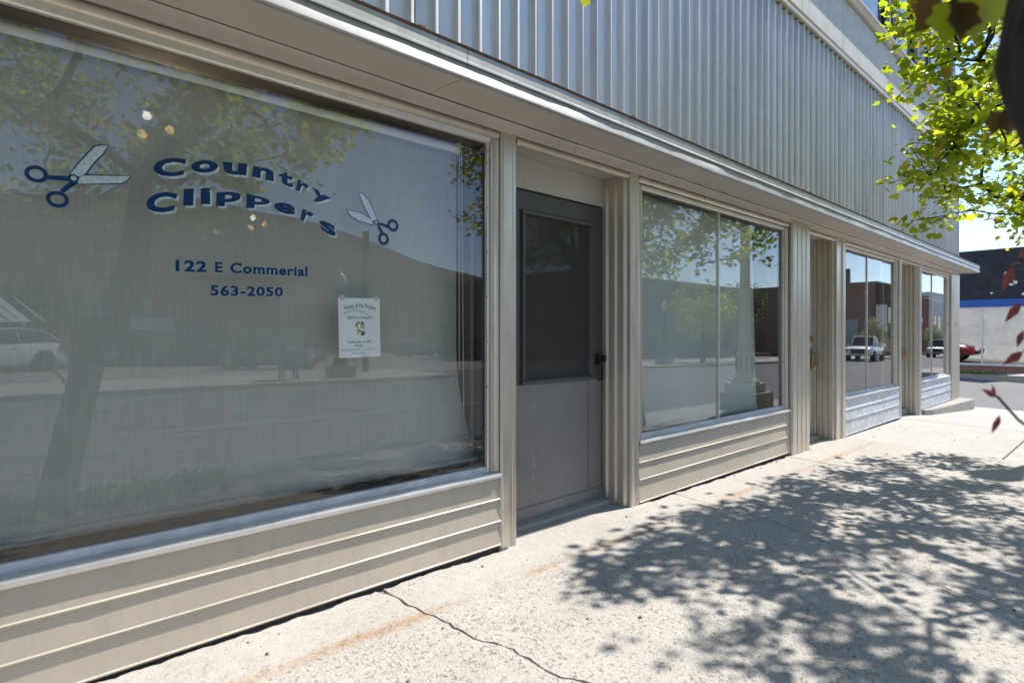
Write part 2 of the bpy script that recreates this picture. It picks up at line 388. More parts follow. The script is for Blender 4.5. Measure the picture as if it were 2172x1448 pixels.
# pavement along the side street, by our flank wall and by the black corner shop
for n_, x0, x1, c, w_ in (("side_pavement", 14.46, 15.30, 0, 0), ("far_side_pavement", 24.05, 27.5, 0, 0)):
    mb = MB(); yy = [0.5 if x0 < 20 else -3, 3, 8, 30]
    for i in range(3):
        a, b = yy[i], yy[i+1]
        za, zb = (zc(a)+.10, zc(b)+.10)
        if x0 > 20: za = zb = -.12
        mb.add([(x0,a,za-.5),(x1,a,za-.5),(x1,b,zb-.5),(x0,b,zb-.5),(x0,a,za),(x1,a,za),(x1,b,zb),(x0,b,zb)], [(4,5,6,7),(0,1,5,4),(1,2,6,5),(2,3,7,6),(3,0,4,7)])
    struct(mb.build(n_, CONC4))
# far pavements with painted kerbs
def far_pave(name, x0, x1, y0, y1, zf):
    mb = MB(); n = int((x1-x0)/2.4); zz = lambda x: zf(x)
    for i in range(n):
        a = x0 + (x1-x0)*i/n; b = x0 + (x1-x0)*(i+1)/n
        mb.add([(a,y0,zz(a)),(b,y0,zz(b)),(b,y1,zz(b)),(a,y1,zz(a))], [(0,1,2,3)])
    s_ = struct(mb.build(name, M(name+"_concrete", (.42,.39,.35), .9, 0, .15, 1.5, .3, 60)))
    for i in range(n):
        a = x0 + (x1-x0)*i/n; b = x0 + (x1-x0)*(i+1)/n - .015
        if a > 70: continue
        z0, z1 = zz(a)+.004, zz(b)+.004
        MB().add([(a,y1,z0-.5),(b,y1,z1-.5),(b,y1+.15,z1-.5),(a,y1+.15,z0-.5),(a,y1,z0),(b,y1,z1),(b,y1+.14,z1),(a,y1+.14,z0)], [(4,5,6,7),(0,1,5,4),(1,2,6,5),(2,3,7,6),(3,0,4,7)]).build("kerb_stone", YELLOW if (3.2 < a < 8.2 or 9.5 < a < 12 or 21 < a < 28) else CONC4, s_)
    return s_
zfp = lambda x: zr(x) + .13
far_pave("far_pavement", -40, 12.0, -17.2, -13.46, zfp)
far_pave("far_corner_pavement", 22.3, 140, -17.2, -13.46, zfp)
mb = MB(); gx = [-80,-40,0,12,22.3,30,45,70,160]; gy = [17.2,25,35,50,75]
for a, b in zip(gx, gx[1:]):
    for c, d in zip(gy, gy[1:]): mb.add([(a,-c,zl(a,c)),(b,-c,zl(b,c)),(b,-d,zl(b,d)),(a,-d,zl(a,d))], [(0,1,2,3)])
struct(mb.build("parking_lot", LOT))

# ------------------------------------------------------------------ the shop building
BD = tag(empty("commercial_building", (0, 0, 0)), "two storey building with ribbed aluminium front, bronze shop windows and long metal canopy", "building")
def B(name, mb, mat, parent=None, smooth=False): return mb.build(name, mat, parent or BD, smooth)
X0, XE = -3.2, 14.39
# shell
B("flank_wall", MB().box(XE-.25, XE-.001, .06, 20, -.5, 8.6), BRICKW)
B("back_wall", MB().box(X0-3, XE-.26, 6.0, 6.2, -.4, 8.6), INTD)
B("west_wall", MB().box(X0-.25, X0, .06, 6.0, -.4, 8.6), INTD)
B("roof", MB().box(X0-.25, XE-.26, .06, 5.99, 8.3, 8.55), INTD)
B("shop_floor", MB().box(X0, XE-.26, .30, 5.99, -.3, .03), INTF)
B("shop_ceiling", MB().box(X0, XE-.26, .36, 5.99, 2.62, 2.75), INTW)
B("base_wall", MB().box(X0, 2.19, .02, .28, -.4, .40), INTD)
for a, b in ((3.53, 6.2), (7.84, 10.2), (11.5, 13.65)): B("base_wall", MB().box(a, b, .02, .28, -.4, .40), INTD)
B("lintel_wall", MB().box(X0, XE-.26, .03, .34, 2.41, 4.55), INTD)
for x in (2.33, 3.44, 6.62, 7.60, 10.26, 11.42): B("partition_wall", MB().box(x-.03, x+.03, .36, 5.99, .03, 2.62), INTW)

# soffit boards and fascia of the canopy
seams = [X0] + [-.70+2.38*k for k in range(0, 7)] + [XE-.04]
for a, b in zip(seams, seams[1:]):
    B("soffit_board", MB().add([(a,-.085,2.405),(b-.004,-.085,2.405),(b-.004,-.362,2.390),(a,-.362,2.390),(a,-.085,2.417),(b-.004,-.085,2.417),(b-.004,-.362,2.402),(a,-.362,2.402)],
        [(0,1,2,3),(4,7,6,5),(0,4,5,1),(1,5,6,2),(2,6,7,3),(3,7,4,0)]), SOFFIT)
B("canopy_deck", MB().box(X0, XE-.05, -.355, .0, 2.425, 2.50), INTD)
def wav(x, k, y, z):
    a = n1(x*1.9, 1)*.009 + n1(x*5.3, 2)*.005 + n1(x*13, 3)*.002
    wgt = 1.55 if x > 2.2 else .6
    if k in (0, 1, 2, 3): return (y + a*wgt*1.0, z + a*wgt*.8)
    return (y + a*wgt*.6, z) if k == 4 else (y, z)
fs = [X0] + [.50+1.19*k-1.19*2 for k in range(1, 16)]; fs = [v for v in fs if v < XE-.2] + [XE-.03]
lo = [(-.362,2.384),(-.384,2.381),(-.392,2.386),(-.391,2.396),(-.384,2.425),(-.3765,2.452),(-.362,2.4525)]
hi = [(-.362,2.4535),(-.3885,2.4535),(-.3885,2.464),(-.381,2.470),(-.381,2.522),(-.362,2.522)]
for i, (a, b) in enumerate(zip(fs, fs[1:])):
    B("fascia_strip", MB().extx(lo, a, b-.002, .05, wav), FASCIA_LO, smooth=True)
    B("fascia_panel", MB().extx(hi, a, b-.003), FASCIA_HI)
B("drip_flashing", MB().extx([(-.385,2.524),(-.387,2.534),(-.02,2.560),(-.02,2.540)], X0, XE-.02, .08, lambda x,k,y,z: (y, z+n1(x*6,5)*.003)), RUST)
for i in range(9):
    x = .2 + i*1.37 + random.uniform(-.2,.2)
    B("flashing_clip", MB().box(x, x+.03, -.372, -.35, 2.535, 2.552), RUST)
B("canopy_end", MB().exty([(XE-.028,2.383),(XE-.018,2.383),(XE-.018,2.522),(XE-.028,2.522)], -.372, -.03), FASCIA_LO)
# frieze over the windows: cove, flat, bead
fr_seams = [X0] + [.20+1.31*k for k in range(0, 11)] + [XE-.02]
for i, (a, b) in enumerate(zip(fr_seams, fr_seams[1:])):
    d = .004 if i % 2 else 0
    B("frieze_moulding", MB().extx([(-.03,2.343),(-.052-d,2.345),(-.060-d,2.388),(-.073-d,2.390),(-.079-d,2.402),(-.03,2.403)], a, b-.002), SOFFIT)
bead = [(-.02,2.298),(-.034,2.298),(-.046,2.304),(-.054,2.316),(-.054,2.327),(-.046,2.338),(-.034,2.3425),(-.02,2.3425)]
B("head_bead", MB().extx(bead, X0, 2.18), BRONZE, smooth=True)
for a, b in ((2.32, 3.41), (3.53, 6.18), (6.66, 7.53), (7.845, 10.2), (10.31, 11.37), (11.49, 13.66)): B("head_bead", MB().extx(bead, a, b), BRONZE, smooth=True)

# posts and fluted pilasters
def flutes(x0, x1, n, y, d):
    out = []; wd = (x1-x0)/n
    for k in range(n):
        a = x0+wd*k; out += [(a+.0005, y+d), (a+wd*.12, y), (a+wd*.80, y-.004), (a+wd-.0005, y+d)]
    return out
def post(x0, x1, z0, prof=None, mat=BRONZE):
    p = prof or [(x0,-.046),(x0+.012,-.056),(x0+.022,-.050),(x1-.035,-.050),(x1-.03,-.055),(x1-.012,-.057),(x1,-.048)]
    return B("post", MB().extz(p+[(x1,.02),(x0,.02)], z0, 2.344), mat)
post(2.192, 2.313, zg(2.25,-.05)-.02)
post(3.424, 3.526, zg(3.47,-.05)-.02)
B("pilaster", MB().extz(flutes(6.20, 6.66, 4, -.075, .016)+[(6.66,.02),(6.20,.02)], zg(6.4,-.06)-.02, 2.352), BRONZE)
post(7.55, 7.836, zg(7.7,-.05)-.02, [(7.55,-.04),(7.56,-.05),(7.64,-.05),(7.65,-.045),(7.73,-.045),(7.74,-.06),(7.825,-.06),(7.836,-.05)])
post(10.205, 10.29, zg(10.2,-.05)-.02, mat=BRONZE_LIGHT)
post(11.38, 11.49, zg(11.4,-.05)-.02, mat=BRONZE_LIGHT)
B("corner_pilaster", MB().extz(flutes(13.69, 14.385, 5, -.065, .014)+[(14.385,.055),(13.69,.055)], -.30, 2.352), BRONZE)
# fluted jambs of the door recesses (they face left)
def jamb(x, y0, y1, n, z0, mat=BRONZE):
    wd = (y1-y0)/n; p = []
    for k in range(n):
        a = y0+wd*k; p += [(x+.014, a+.0005), (x, a+wd*.22), (x-.002, a+wd*.85), (x+.014, a+wd-.0005)]
    B("fluted_jamb", MB().extz(p+[(x+.05,y1),(x+.05,y0)], z0, 2.34), mat)
jamb(3.405, -.020, .215, 3, -.06); jamb(7.535, -.02, .235, 4, -.10); jamb(11.365, -.02, .215, 4, -.12)
for x, y1 in ((2.32, .215), (6.665, .20), (10.295, .18)): B("plain_jamb", MB().box(x-.02, x+.006, .021, y1, -.15, 2.34), BRONZE)

# shop windows
def shop_window(x0, x1, z0, z1, mulls, frame_mat=BRONZE_LIGHT, sill_mat=BRONZE_LIGHT, xs1=None):
    W = empty("shop_window", (0,0,0), parent=BD)
    cuts = [x0] + mulls + [x1]
    for a, b in zip(cuts, cuts[1:]):
        link("pane", MB().box(a+.003, b-.003, .0, .006, z0-.01, z1+.01).mesh("pane", GLASS), W)
    for m_ in mulls: MB().box(m_-.008, m_+.008, -.010, .018, z0, z1).build("mullion", frame_mat, W)
    MB().extx([(-.002,z1-.002),(-.018,z1),(-.026,z1+.006),(-.030,z1+.028),(-.002,z1+.028)], x0-.02, x1+.02).build("head_frame", frame_mat, W)
    MB().extx([(-.002,z0+.004),(-.012,z0+.004),(-.014,z0-.03),(.012,z0-.03),(.012,z0+.004)], x0-.02, x1+.02).build("bottom_stop", SILVER, W)
    for sx, xx in ((-1, x0), (1, x1)):
        e = [(xx,-.001),(xx,-.020),(xx+sx*.006,-.026),(xx+sx*.018,-.022),(xx+sx*.018,-.001)]
        MB().extz(e, z0-.03, z1).build("side_frame", frame_mat, W)
        if abs(x1-xs1 if xs1 else 0) > .03 or True:
            c = [(xx+sx*.019,.005),(xx+sx*.019,-.030),(xx+sx*.030,-.018),(xx+sx*.045,-.020),(xx+sx*.055,-.038),(xx+sx*.068,-.042),(xx+sx*.076,-.036),(xx+sx*.076,.005)]
            MB().extz(c, z0-.03, z1+.028).build("side_moulding", BRONZE, W)
        for k in range(7): MB().box(xx-.001-.002*(sx<0), xx+.001+.002*(sx>0), -.024, -.019, z0+.2+k*.25, z0+.206+k*.25).build("screw", DARKMETAL, W)
    MB().extx([(.0,z0-.028),(-.040,z0-.034),(-.062,z0-.038),(-.066,z0-.046),(-.064,z0-.060),(-.048,z0-.060),(.0,z0-.05)], x0-.075, x1+.075, .1,
              lambda x,k,y,z: (y+n1(x*4,9)*.0015, z+n1(x*2.5,4)*.001)).build("sill", sill_mat, W, smooth=True)
    return W
W1 = shop_window(-2.6, 2.114, .452, 2.270, [])
W2 = shop_window(3.605, 6.09, .462, 2.262, [4.778])
W3 = shop_window(7.915, 10.06, .455, 2.262, [8.84])
W4 = shop_window(11.57, 13.50, .455, 2.262, [12.42])
def siding(x0, x1, zb, mat, seed):
    zs = [.392, .262, .138, zb]
    for k in range(3):
        zt, zl = zs[k], zs[k+1]; h = zt-zl
        y = -.045 - .002*k
        prof = [(y+.016, zt), (y+.005, zt-.002), (y-.0050, zl+.0125), (y-.0085, zl+.0090), (y-.0090, zl+.0055), (y-.0080, zl+.002), (y+.012, zl+.002)]
        def fn(x, i, yy, zz, k=k):
            if i in (1, 2): yy += n1(x*1.7+seed, k+.5)*.0022 + max(0, n1(x*9+seed*3, k+2)-.45)*.006
            elif i in (3, 4, 5): yy += n1(x*1.1+seed, k+.5)*.0015
            return yy, zz
        B("siding_board", MB().extx(prof, x0, x1, .04, fn), mat, smooth=14)
    B("base_strip", MB().box(x0, x1, -.028, .02, -.3, zb-.001), SOIL)
siding(-2.7, 2.190, .006, SIDING, 1); siding(3.528, 6.198, -.022, SIDING, 5); siding(7.838, 10.203, -.052, SILVER, 9); siding(11.492, 13.688, -.048, SILVER, 13)

# window lettering painted on the glass
_txt = {}
def text_mesh(s, offset=0., shear=0., space=1.):
    key = (s, offset, shear, space)
    if key in _txt: return _txt[key]
    cu = bpy.data.curves.new("t", 'FONT'); cu.body = s; cu.offset = offset; cu.shear = shear; cu.space_character = space; cu.resolution_u = 4; cu.fill_mode = 'FRONT'
    o = bpy.data.objects.new("t", cu); COL.objects.link(o)
    dg = bpy.context.evaluated_depsgraph_get(); dg.update()
    me = bpy.data.meshes.new_from_object(o.evaluated_get(dg))
    v = np.array([tuple(p.co) for p in me.vertices]); f = [tuple(p.vertices) for p in me.polygons]
    bpy.data.objects.remove(o); bpy.data.curves.remove(cu); bpy.data.meshes.remove(me)
    _txt[key] = (v, f); return v, f
def letters(items, y, off, shear=0., space=1., shift=(0,0), thick=.0006):
    mb = MB()
    for s, q in items:
        v, f = text_mesh(s, off, shear, space)
        lo_, hi_ = v.min(0), v.max(0); u = (v[:,0]-lo_[0])/(hi_[0]-lo_[0]); t_ = (v[:,1]-lo_[1])/(hi_[1]-lo_[1])
        TL, TR, BR, BL = [np.array(p) for p in q]
        P = ((1-u)*t_)[:,None]*TL + (u*t_)[:,None]*TR + (u*(1-t_))[:,None]*BR + ((1-u)*(1-t_))[:,None]*BL
        mb.add([(a+shift[0], y, b+shift[1]) for a, b in P], f)
    return mb
country = [('C',[(.502,1.859),(.608,1.88),(.595,1.807),(.489,1.787)]),('o',[(.625,1.876),(.722,1.894),(.718,1.844),(.62,1.825)]),('u',[(.738,1.892),(.832,1.903),(.828,1.852),(.742,1.844)]),
 ('n',[(.856,1.9),(.941,1.899),(.94,1.848),(.851,1.853)]),('t',[(.957,1.902),(1.024,1.896),(1.022,1.834),(.967,1.843)]),('r',[(1.045,1.878),(1.098,1.856),(1.075,1.816),(1.036,1.829)]),('y',[(1.112,1.854),(1.198,1.817),(1.164,1.778),(1.112,1.795)])]
clippers = [('C',[(.483,1.729),(.578,1.743),(.562,1.665),(.463,1.648)]),('l',[(.597,1.759),(.633,1.767),(.63,1.699),(.595,1.694)]),('i',[(.655,1.773),(.693,1.781),(.693,1.714),(.655,1.709)]),
 ('p',[(.714,1.765),(.808,1.785),(.805,1.72),(.713,1.71)]),('p',[(.83,1.778),(.927,1.774),(.921,1.731),(.828,1.719)]),('e',[(.943,1.767),(1.036,1.762),(1.032,1.715),(.94,1.723)]),
 ('r',[(1.066,1.751),(1.121,1.736),(1.092,1.69),(1.056,1.7)]),('s',[(1.137,1.717),(1.219,1.697),(1.223,1.64),(1.155,1.663)])]
lines = [('122',[(.569,1.484),(.679,1.487),(.679,1.443),(.569,1.439)]),('E',[(.709,1.488),(.737,1.488),(.737,1.445),(.709,1.445)]),('Commerial',[(.766,1.490),(1.089,1.498),(1.089,1.453),(.766,1.446)]),('563-2050',[(.691,1.395),(.98,1.401),(.98,1.36),(.691,1.351)])]
FAT = .044
for it in (country, clippers):
    letters(it, -.0012, FAT).build("lettering", NAVY, W1)
    letters(it, -.0006, FAT, shift=(.007,-.008)).build("lettering_shadow", SILVP, W1)
for it in lines:
    letters([it], -.0012, .040, 0, 1.12).build("lettering", NAVY, W1)
    letters([it], -.0006, .040, 0, 1.12, shift=(.002,-.002)).build("lettering_shadow", SILVP, W1)
def poly2(pts, y): return MB().add([(a, y, b) for a, b in pts], [tuple(range(len(pts)))])
def grow(pts, d):
    c = np.mean(np.array(pts), 0); out = []
    n = len(pts)
    for i in range(n):
        p0, p, p1 = (np.array(pts[i-1]), np.array(pts[i]), np.array(pts[(i+1) % n]))
        e0 = (p-p0)/np.linalg.norm(p-p0); e1 = (p1-p)/np.linalg.norm(p1-p)
        nn = np.array([e0[1]+e1[1], -e0[0]-e1[0]]); nn = nn/max(np.linalg.norm(nn), .4)
        if np.dot(nn, p-c) < 0: nn = -nn
        out.append(tuple(p+nn*d))
    return out
def ring(c, rx, rz, ix, iz, y, mb, n=28):
    vs = []; f = []
    for k in range(n):
        a = 2*math.pi*k/n; vs += [(c[0]+rx*math.cos(a), y, c[1]+rz*math.sin(a)), (c[0]+ix*math.cos(a), y, c[1]+iz*math.sin(a))]
    for k in range(n): f.append((2*k, 2*((k+1)%n), 2*((k+1)%n)+1, 2*k+1))
    mb.add(vs, f)
def strip(a, b, w0, w1, y, mb):
    a, b = np.array(a), np.array(b); t_ = (b-a)/np.linalg.norm(b-a); n_ = np.array([-t_[1], t_[0]])
    P = [a+n_*w0, b+n_*w1, b-n_*w1, a-n_*w0]; mb.add([(p[0], y, p[1]) for p in P], [(0,1,2,3)])
def scissors(b1, b2, rings, bars, piv, r):
    o = MB()
    for b in (b1, b2): o.add([(a, -.0006, z) for a, z in grow(b, r*.5)], [tuple(range(len(b)))])
    for c, rx, rz, ix, iz in rings: ring(c, rx, rz, ix, iz, -.0012, o)
    for a, b in bars: strip(a, b, r*.95, r*1.25, -.0011, o)
    ring(piv, r*1.9, r*1.9, r*1.1, r*1.1, -.0016, o)
    e = o.build("scissors_emblem", NAVY, W1)
    m_ = MB()
    for b in (b1, b2): m_.add([(a, -.0009, z) for a, z in grow(b, -r*.12)], [tuple(range(len(b)))])
    n = 14; m_.add([(piv[0]+r*1.1*math.cos(2*math.pi*k/n), -.0018, piv[1]+r*1.1*math.sin(2*math.pi*k/n)) for k in range(n)], [tuple(range(n))])
    m_.build("scissors_blades", SILVP, W1)
scissors([(.245,1.749),(.271,1.794),(.298,1.835),(.316,1.861),(.334,1.869),(.354,1.871),(.339,1.838),(.316,1.808),(.289,1.759),(.275,1.745)],
         [(.264,1.72),(.275,1.752),(.291,1.755),(.422,1.776),(.41,1.755),(.393,1.744)],
         [((.156,1.734),.0315,.0285,.019,.016),((.212,1.658),.0315,.0285,.0195,.0165)], [((.183,1.728),(.25,1.735)),((.222,1.685),(.262,1.731))], (.256,1.738), .0075)
scissors([(1.336,1.87),(1.364,1.861),(1.389,1.838),(1.435,1.752),(1.409,1.74),(1.369,1.798)], [(1.277,1.776),(1.344,1.772),(1.415,1.745),(1.409,1.724),(1.334,1.734),(1.29,1.755)],
         [((1.522,1.735),.032,.031,.018,.016),((1.47,1.663),.030,.031,.016,.0165)], [((1.435,1.736),(1.495,1.726)),((1.44,1.725),(1.462,1.69))], (1.43,1.738), .0065)
letters([('ROCK CLIMBING', [(11.86,2.02),(13.62,2.00),(13.62,1.76),(11.86,1.80)])], .0075, .0).build("lettering", M("faded_vinyl", (.40,.47,.55), .6), W4)

# storm door in the near recess
def storm_door():
    D = empty("storm_door", (0,0,0), parent=BD); yb = .20
    x0, x1, z0, z1 = 2.42, 3.392, -.012, 2.118
    gx0, gx1, gz0, gz1 = 2.60, 3.235, .905, 1.965
    f = MB(); f.box(x0, gx0, yb-.018, yb+.02, z0+.10, z1); f.box(gx1, x1, yb-.018, yb+.02, z0+.10, z1)
    f.box(gx0, gx1, yb-.018, yb+.02, gz1, z1); f.build("door_frame", DOORF, D)
    MB().box(gx0, gx1, yb-.0165, yb+.02, z0+.10, gz0).build("lower_panel", DOORG, D)
    MB().box(x0, gx0-.0005, yb-.0205, yb-.0185, z0+.10, gz0-.03).build("lower_panel", DOORG, D)
    MB().box(gx1+.0005, x1-.012, yb-.0205, yb-.0185, z0+.10, gz0-.03).build("lower_panel", DOORG, D)
    MB().extx([(yb-.019,z0+.10),(yb-.028,z0+.095),(yb-.030,z0+.012),(yb-.015,z0+.008),(yb+.02,z0+.008),(yb+.02,z0+.10)], x0, x1).build("kick_strip", DOORG, D)
    t_ = MB(); r = .034
    for (a, b, c, d) in ((gx0-r, gx1+r, gz0-r, gz0), (gx0-r, gx1+r, gz1, gz1+r)):
        t_.extx([(yb-.0185,c),(yb-.038,c+.006),(yb-.038,d-.008),(yb-.026,d),(yb-.0185,d)], a, b)
    for (a, b) in ((gx0-r, gx0), (gx1, gx1+r)):
        t_.extz([(a,yb-.0185),(a+.006,yb-.0375),(b-.008,yb-.0375),(b,yb-.026),(b,yb-.0185)], gz0+.001, gz1-.001)
    t_.build("glazing_bead", DOORF, D)
    MB().box(gx0+.001, gx1-.001, yb-.008, yb-.003, gz0+.001, gz1-.001).build("door_pane", GLASS, D)
    m, tt, out = newmat("insect_screen"); tr = N(tt, "ShaderNodeBsdfTransparent"); df = N(tt, "ShaderNodeBsdfDiffuse"); df.inputs[0].default_value = (.105,.096,.088,1)
    mx = N(tt, "ShaderNodeMixShader"); mx.inputs[0].default_value = .42; tt.links.new(tr.outputs[0], mx.inputs[1]); tt.links.new(df.outputs[0], mx.inputs[2]); tt.links.new(mx.outputs[0], out.inputs[0])
    MB().box(gx0+.002, gx1-.002, yb-.0165, yb-.0158, gz0+.002, gz1-.002).build("screen", m, D)
    h = MB(); h.box(3.315, 3.355, yb-.055, yb-.019, .98, 1.055); h.box(3.345, 3.372, yb-.075, yb-.055, 1.0, 1.045); h.box(3.352, 3.362, yb-.055, yb-.045, .865, .98)
    h.box(3.34, 3.362, yb-.055, yb-.019, .862, .872)
    h.build("handle", BLACK, D)
    s = MB()
    r_ = random.Random(2)
    for k in range(90):
        x = (2.90 if k < 55 else 2.98) - .22 + r_.gauss(0, .006 if k < 40 else .03); z = r_.uniform(.10, .72); l = r_.uniform(.004, .05)
        s.box(x, x+r_.uniform(.0006,.0016), yb-.0212, yb-.0209, z, z+l) if x < gx0-.001 else s.box(x, x+r_.uniform(.0006,.0016), yb-.0172, yb-.0166, z, z+l)
    stuff(s.build("scratches", M("scratch_grey", (.50,.49,.49), .7), D))
    return D
storm_door()
B("transom_panel", MB().box(2.33, 3.404, .19, .22, 2.135, 2.335), DOORT)
B("recess_soffit", MB().box(2.325, 3.42, -.02, .30, 2.336, 2.36), SOFFIT)
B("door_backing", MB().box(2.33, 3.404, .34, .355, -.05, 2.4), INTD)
B("door_threshold", MB().box(2.33, 3.404, .10, .33, zg(2.9,0)-.01, .004), CONC2)
B("door_step", MB().box(6.67, 7.53, .121, .50, -.20, -.02), CONC2)
B("door_step", MB().box(10.30, 11.36, .121, .60, -.25, -.03), CONC2)
# beige door, second recess
def beige_door(x0, x1, yb, z0):
    D = empty("panel_door", (0,0,0), parent=BD)
    m = MB(); gx0, gx1 = x0+.22, x1-.20
    m.box(x0, gx0, yb, yb+.04, z0, 2.14); m.box(gx1, x1, yb, yb+.04, z0, 2.14); m.box(gx0, gx1, yb, yb+.04, z0, .62); m.box(gx0, gx1, yb, yb+.04, 1.98, 2.14); m.build("door_leaf", DOORT, D)
    f = MB(); f.box(gx0-.03, gx0, yb-.012, yb-.001, .59, 2.01); f.box(gx1, gx1+.03, yb-.012, yb-.001, .59, 2.01); f.box(gx0, gx1, yb-.012, yb-.001, .59, .62); f.box(gx0, gx1, yb-.012, yb-.001, 1.98, 2.01); f.build("glazing_bead", BRONZE_LIGHT, D)
    MB().box(gx0+.001, gx1-.001, yb+.015, yb+.021, .621, 1.979).build("door_pane", GLASS, D)
    hx = x1-.08
    h = MB(); h.box(hx-.03, hx+.03, yb-.012, yb-.001, .78, 1.02); h.tube([(hx, yb-.01, .98), (hx, yb-.06, .96), (hx, yb-.07, .88), (hx, yb-.05, .78), (hx, yb-.01, .74)], [.011,.010,.011,.009,.008], 8)
    h.tube([(hx, yb-.012, 1.14), (hx, yb-.03, 1.14)], [.032, .028], 12); h.build("handle", BRASS, D, smooth=True)
    B("transom_panel", MB().box(x0-.02, x1+.02, yb, yb+.04, 2.145, 2.34), DOORT)
    B("recess_soffit", MB().box(x0-.02, x1+.03, -.02, yb, 2.341, 2.365), SOFFIT)
beige_door(6.69, 7.53, .215, -.05); beige_door(10.31, 11.36, .195, -.07)

# ribbed cladding, one pan after another
pitch = .145
pp = [(0,-.010),(0,-.034),(.006,-.0315),(.088,-.033),(.096,-.036),(.101,-.062),(.103,-.064),(.110,-.064),(.113,-.062),(.1445,-.034),(.1445,-.010)]
pan = MB().extz(pp, 2.545, 4.51).mesh("cladding_pan", CLAD)
npan = int((XE-X0)/pitch)
for k in range(npan):
    o = link("cladding_pan", pan, BD, (XE-(npan-k)*pitch, random.uniform(-.0008,.0008), 0)); o.rotation_euler.z = random.gauss(0,.016); o.rotation_euler.x = random.uniform(-.0012,.0012)
B("cladding_cap", MB().extx([(-.0,4.515),(-.075,4.515),(-.088,4.525),(-.088,4.545),(-.070,4.56),(-.070,4.585),(-.085,4.60),(-.0,4.61)], X0, XE-.01), BRONZE)
B("upper_band", MB().box(X0, XE-.012, -.018, .30, 4.6105, 5.338), PAINTED)
for k in range(14):
    x = X0 + .9 + k*1.27
    B("band_joint", MB().box(x, x+.006, -.0195, -.0181, 4.615, 5.335), SOFFIT)
B("upper_ledge", MB().extx([(.0,5.34),(-.060,5.34),(-.078,5.36),(-.078,5.385),(-.105,5.40),(-.105,5.425),(.0,5.44)], X0, XE-.008), BRONZE)
wx = [(X0+.2, 3.8), (4.1, 7.3), (7.7, 9.75), (10.05, 11.32), (12.15, 13.95)]
prev = X0
for a, b in wx:
    B("upper_pier", MB().box(prev, a-.10, .0, .30, 5.4405, 7.9), DARKMETAL if prev > 9.8 else PAINTED); prev = b+.10
    U = empty("upper_window", (0,0,0), parent=BD)
    f = MB(); f.box(a-.10, a, -.03, .08, 5.4405, 7.9); f.box(b, b+.10, -.03, .08, 5.4405, 7.9); f.box(a, b, -.03, .08, 7.8, 7.9); f.box(a, b, -.03, .08, 5.4405, 5.50); f.build("window_frame", DARKMETAL, U)
    for q0 in (a, b-.035): MB().box(q0, q0+.035, -.045, .0, 5.5, 7.8).build("window_bead", FASCIA_LO, U)
    MB().box(a+.036, b-.036, .03, .036, 5.5, 7.8).build("pane", GLASS_COATED, U)
B("upper_pier", MB().box(prev, XE-.012, .0, .30, 5.4405, 7.9), DARKMETAL)
B("parapet", MB().box(X0, XE-.012, -.04, .30, 7.901, 8.7), PAINTED)

# concrete step at the corner
mb = MB(); P = [(11.52,.02),(11.52,-.10),(11.75,-.16),(14.12,-.30),(14.40,-.30),(14.40,.02)]
n = len(P); mb.add([(x,y,-.055-.004*(x-11.5)) for x,y in P]+[(x,y,-.55) for x,y in P], [tuple(range(n))]+[(k,n+k,n+(k+1)%n,(k+1)%n) for k in range(n)])
st = mb.build("concrete_step", CONC4); tag(st, "low wedge of rough concrete under the corner shop window", "step")
bv = st.modifiers.new("bevel", 'BEVEL'); bv.width = .012; bv.segments = 2

# ------------------------------------------------------------------ things in the windows
def fabric(name, col, alpha, stre):
    m, t, out = newmat(name)
    a = nz(t, pos(t, (160,1,5)), 1.0, 3, .6); b = nz(t, pos(t, (4,1,190)), 1.0, 3, .6); g = nz(t, pos(t), 2.0, 3)
    f = math_(t, 'ADD', math_(t, 'MULTIPLY', a, .5), math_(t, 'MULTIPLY', b, .5))
    c = ramp(t, f, [(.34, tuple(x*(1-stre) for x in col)), (.66, tuple(x*(1+stre) for x in col))])
    c = mix(t, .3, c, ramp(t, g, [(.3, tuple(x*.85 for x in col)), (.7, tuple(x*1.1 for x in col))]))
    d = N(t, "ShaderNodeBsdfDiffuse"); t.links.new(c, d.inputs[0]); tl = N(t, "ShaderNodeBsdfTranslucent"); t.links.new(c, tl.inputs[0])
    m1 = N(t, "ShaderNodeMixShader"); m1.inputs[0].default_value = .25; t.links.new(d.outputs[0], m1.inputs[1]); t.links.new(tl.outputs[0], m1.inputs[2])
    tr = N(t, "ShaderNodeBsdfTransparent"); m2 = N(t, "ShaderNodeMixShader"); m2.inputs[0].default_value = alpha
    t.links.new(m1.outputs[0], m2.inputs[1]); t.links.new(tr.outputs[0], m2.inputs[2]); t.links.new(m2.outputs[0], out.inputs[0]); return m
SHADE = fabric("woven_shade", (.59,.58,.54), .08, .17); SHEER = fabric("sheer_shade", (.80,.81,.77), .16, .10)
